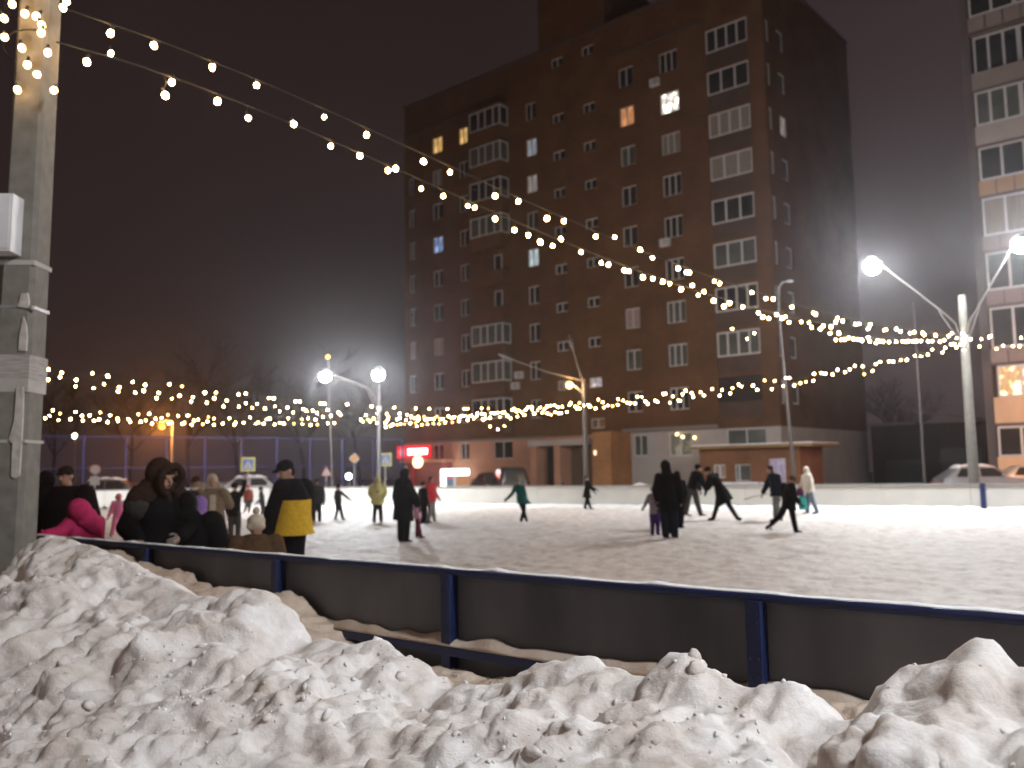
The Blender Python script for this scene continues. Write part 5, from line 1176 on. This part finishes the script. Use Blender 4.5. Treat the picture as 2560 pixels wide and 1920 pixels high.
person('person in a lemon yellow hooded coat and dark trousers facing the camera', ft(944, 1308), 1.47, 0, {'ell': (-.17, .64), 'hal': (-.13, .56, -.07), 'elr': (.17, .64), 'har': (.13, .56, -.07), 'anl': (-.075, .045), 'anr': (.075, .045)}, C_LEMON, .40, .02, legs=C_NAVY, boots=C_PLUM, head='hood', hc=C_LEMON, bulk=1.25, hs=1.05, gloves=C_LEMON, patch=C_OLIVE)
person('tall person in black with a pale pompom bending to a child in pink', ft(1008, 1358), 1.68, 115, {'head': (.045, .918), 'neck': (.03, .838), 'chest': (.03, .73), 'elr': (.15, .62, -.06), 'har': (.20, .50, -.08), 'ell': (-.10, .62), 'hal': (-.09, .5)}, C_BLACK, .30, .02, head='hood', hc=C_BLACK, bulk=1.35, pom=C_CREAM, legs=C_BLACK, legw=1.3)
person('child in rose jacket and burgundy trousers held by the tall person in black', ft(1044, 1346), 1.08, 100, {'anl': (-.02, .05), 'anr': (.07, .05), 'hal': (-.16, .62), 'ell': (-.10, .66)}, C_ROSE, .44, .01, legs=C_BURG, boots=C_BURG, head='hat', hc=C_LILAC, hs=1.25, lean=-.04, gloves=C_ROSE)
person('person in a bright red jacket and grey trousers with a dark backpack', ft(1078, 1309), 1.45, 55, {'anr': (.07, .045), 'anl': (-.06, .045), 'har': (.15, .55)}, C_RED, .46, .01, legs=C_GREY, head='hair', hc=C_HAIR, bulk=1.15, backpack=C_BLACK)
person('dark clad person at the left shoulder of the red jacket', ft(1058, 1311), 1.30, 130, {}, C_BLACK, .44, .01, head='hat', hc=C_BLACK)
person('girl skating in a flared bottle green coat, one arm stretched to the left', ft(1305, 1306), 1.36, 170, {'pelvis': (.0, .53), 'chest': (-.03, .73), 'neck': (-.055, .835), 'head': (-.06, .92), 'ell': (-.20, .66), 'hal': (-.32, .54), 'elr': (.08, .63), 'har': (.11, .5), 'shl': (-.145, .79), 'shr': (.045, .79), 'knl': (.03, .28), 'anl': (.10, .06), 'knr': (.05, .27), 'anr': (-.02, .045)}, C_GREEN, .42, .055, hemc=.065, legs=C_BLACK, head='hat', hc=C_GREY, hs=1.1, legw=.85)
person('distant person in black bending to the right at the far boards', ft(1468, 1274), 1.36, 100, {'chest': (.02, .72), 'neck': (.03, .83), 'head': (-.0, .92), 'elr': (.17, .62), 'har': (.27, .58), 'ell': (.14, .6), 'hal': (.22, .52), 'anl': (-.07, .045), 'anr': (.10, .045)}, C_BLACK, .34, .05, legs=C_BLACK, head='hat', hc=C_BLACK)
person('tall person in a long black hooded coat standing mid rink beside a lilac child', ft(1674, 1350), 1.76, 165, {'anl': (-.045, .045), 'anr': (.065, .045), 'hal': (-.14, .50), 'head': (-.015, .925)}, C_BLACK, .36, .0, legs=C_NAVY, head='hood', hc=C_BLACK, bulk=1.15, legw=1.15)
person('small child in lilac jacket and purple trousers beside the long black coat', ft(1638, 1341), 1.19, 150, {'hal': (-.20, .58), 'ell': (-.16, .66), 'har': (.16, .66), 'elr': (.13, .68)}, C_LILAC, .44, .0, legs=C_PURP, boots=C_PURP, head='hat', hc=C_LILAC, hs=1.25, gloves=C_LILAC)
person('person in black right behind the long black coat, on skates', ft(1697, 1323), 1.52, 150, {'har': (.12, .52), 'anl': (-.02, .045), 'anr': (.04, .045)}, C_BLACK, .40, .01, head='hat', hc=C_BLACK, bulk=1.1)
person('man in dark grey trousers bending forward with legs wide apart', ft(1735, 1293), 1.84, 110, {'pelvis': (-.02, .51), 'hipl': (-.05, .50), 'hipr': (.02, .50), 'chest': (.05, .69), 'neck': (.09, .78), 'head': (.105, .855), 'shl': (.02, .75), 'shr': (.13, .73), 'ell': (.08, .60), 'hal': (.12, .48), 'elr': (.18, .59), 'har': (.21, .50), 'knl': (-.10, .27), 'anl': (-.14, .045), 'knr': (.06, .27), 'anr': (.12, .045)}, C_BLACK, .48, .0, hemc=-.02, legs=C_DKGREY, head='hat', hc=C_BLACK, bulk=1.2)
person('person in a flared black coat leaning far to the left and pushing off', ft(1806, 1303), 1.80, -95, {'pelvis': (.0, .51), 'hipl': (-.03, .50), 'hipr': (.03, .50), 'chest': (-.09, .68), 'neck': (-.155, .77), 'head': (-.205, .825), 'shl': (-.175, .73), 'shr': (-.07, .75), 'ell': (-.215, .61), 'hal': (-.25, .51), 'elr': (-.16, .60), 'har': (-.22, .52), 'knl': (-.07, .27), 'anl': (-.145, .05), 'knr': (.12, .26), 'anr': (.235, .06), 'toel': (-.21, .03), 'toer': (.29, .035)}, C_BLACK, .285, .085, hemc=.045, legs=C_BLACK, head='hat', hc=C_BLACK, legw=.85)
stickman = person('man in a dark jacket and grey trousers reaching out with a hockey stick', ft(1944, 1305), 1.66, -80, {'chest': (-.02, .72), 'neck': (-.06, .82), 'head': (-.095, .905), 'shl': (-.08, .78), 'shr': (.03, .78), 'ell': (-.15, .64), 'hal': (-.225, .505), 'elr': (.06, .62), 'har': (.05, .47), 'anl': (-.03, .045), 'anr': (.06, .045)}, C_NAVY, .46, .01, legs=C_GREY, head='hair', hc=C_HAIR, bulk=1.25)
a = stickman.location; st_ = MB(); c0 = on_d(1906, 1237, a.y - .1); c1 = on_d(1880, 1242, a.y - .15)
dv = (c1 - c0).normalized(); st_.tube(c0 - dv * .35 - c0, c1 - c0, .016, .016, 8); st_.path([c1 - c0, c1 - c0 + dv * .10 + Vector((0, 0, -.03)), c1 - c0 + dv * .26 + Vector((0, -.05, -.02))], .02, 6)
o = st_.build('hockey_stick', mat('stick_wood', (.50, .42, .33), .6, .1, 8), None, c0); tag(o, 'pale hockey stick held out by the man in the dark jacket', 'hockey stick')
person('dark clad child striding with one skate thrown back, right of the hockey stick', ft(1975, 1334), 1.42, -60, {'pelvis': (.0, .51), 'chest': (.03, .70), 'neck': (.06, .81), 'head': (.07, .885), 'knl': (-.13, .31), 'anl': (-.30, .15), 'toel': (-.37, .10), 'hipl': (-.04, .5), 'knr': (.06, .28), 'anr': (.10, .045), 'har': (.17, .52), 'hal': (-.05, .50), 'toer': (.18, .02)}, C_BLACK, .40, .02, legs=C_BLACK, head='hat', hc=C_BROWN, hs=1.1, bulk=1.2)
bagl = person('woman in a cream hooded jacket and jeans walking left with bags', ft(2025, 1286), 1.56, -80, {'anl': (-.05, .045), 'anr': (.15, .06), 'knr': (.07, .28), 'knl': (-.03, .28), 'hal': (-.16, .52), 'ell': (-.12, .63), 'head': (-.055, .925), 'neck': (-.03, .838), 'shl': (-.08, .79)}, C_CREAM, .47, .02, legs=C_DENIM, boots=C_DENIM, head='hood', hc=C_CREAM, bulk=1.25, skates=False, gloves=C_DKGREY)
def bag(name, label, px, py, d, w, h, m_, rz):
    c = on_d(px, py, d); mb = MB(); rg = []
    for q, ww in ((0, .85), (.08, 1), (.6, .95), (.95, .7), (1.0, .35)): rg.append([(w * ww * math.cos(a) * (1 + .05 * math.sin(3 * a)), w * .42 * ww * math.sin(a), h * q) for a in [2 * math.pi * i / 16 for i in range(16)]])
    mb.loft(rg); t = thing(name, label, 'bag', c, rz); mb.build('body', m_, t)
    mb = MB(); mb.path([(-w * .4, 0, h * .95), (-w * .25, 0, h * 1.3), (w * .25, 0, h * 1.3), (w * .4, 0, h * .95)], .012, 6); mb.build('handle', m_, t)
bag('shopping_bag', 'teal shopping bag hanging beside the woman in cream', 2008, 1274, bagl.location.y - .22, .17, .46, C_TEAL, .3)
bag('hand_bag', 'plum hand bag on the arm of the woman in cream', 2001, 1240, bagl.location.y - .35, .13, .26, C_PLUM, .2)

# ------------------------------------------------------------------ winter haze
HAZE_DENSITY = .00075
mv = bpy.data.materials.new('haze'); mv.use_nodes = True; nn = mv.node_tree.nodes; nn.clear()
ov = nn.new('ShaderNodeOutputMaterial'); pv = nn.new('ShaderNodeVolumePrincipled')
pv.inputs['Color'].default_value = (.88, .84, .86, 1); pv.inputs['Density'].default_value = HAZE_DENSITY; pv.inputs['Anisotropy'].default_value = .88
mv.node_tree.links.new(pv.outputs[0], ov.inputs['Volume'])
hz = MB(); hz.box(-175, 175, -65, 205, -1.1, 48); hz = hz.build('haze', mv); hz['kind'] = 'stuff'; hz['label'] = 'thin snowy night haze glowing round the lamps'; hz['category'] = 'haze'
hz.visible_shadow = True
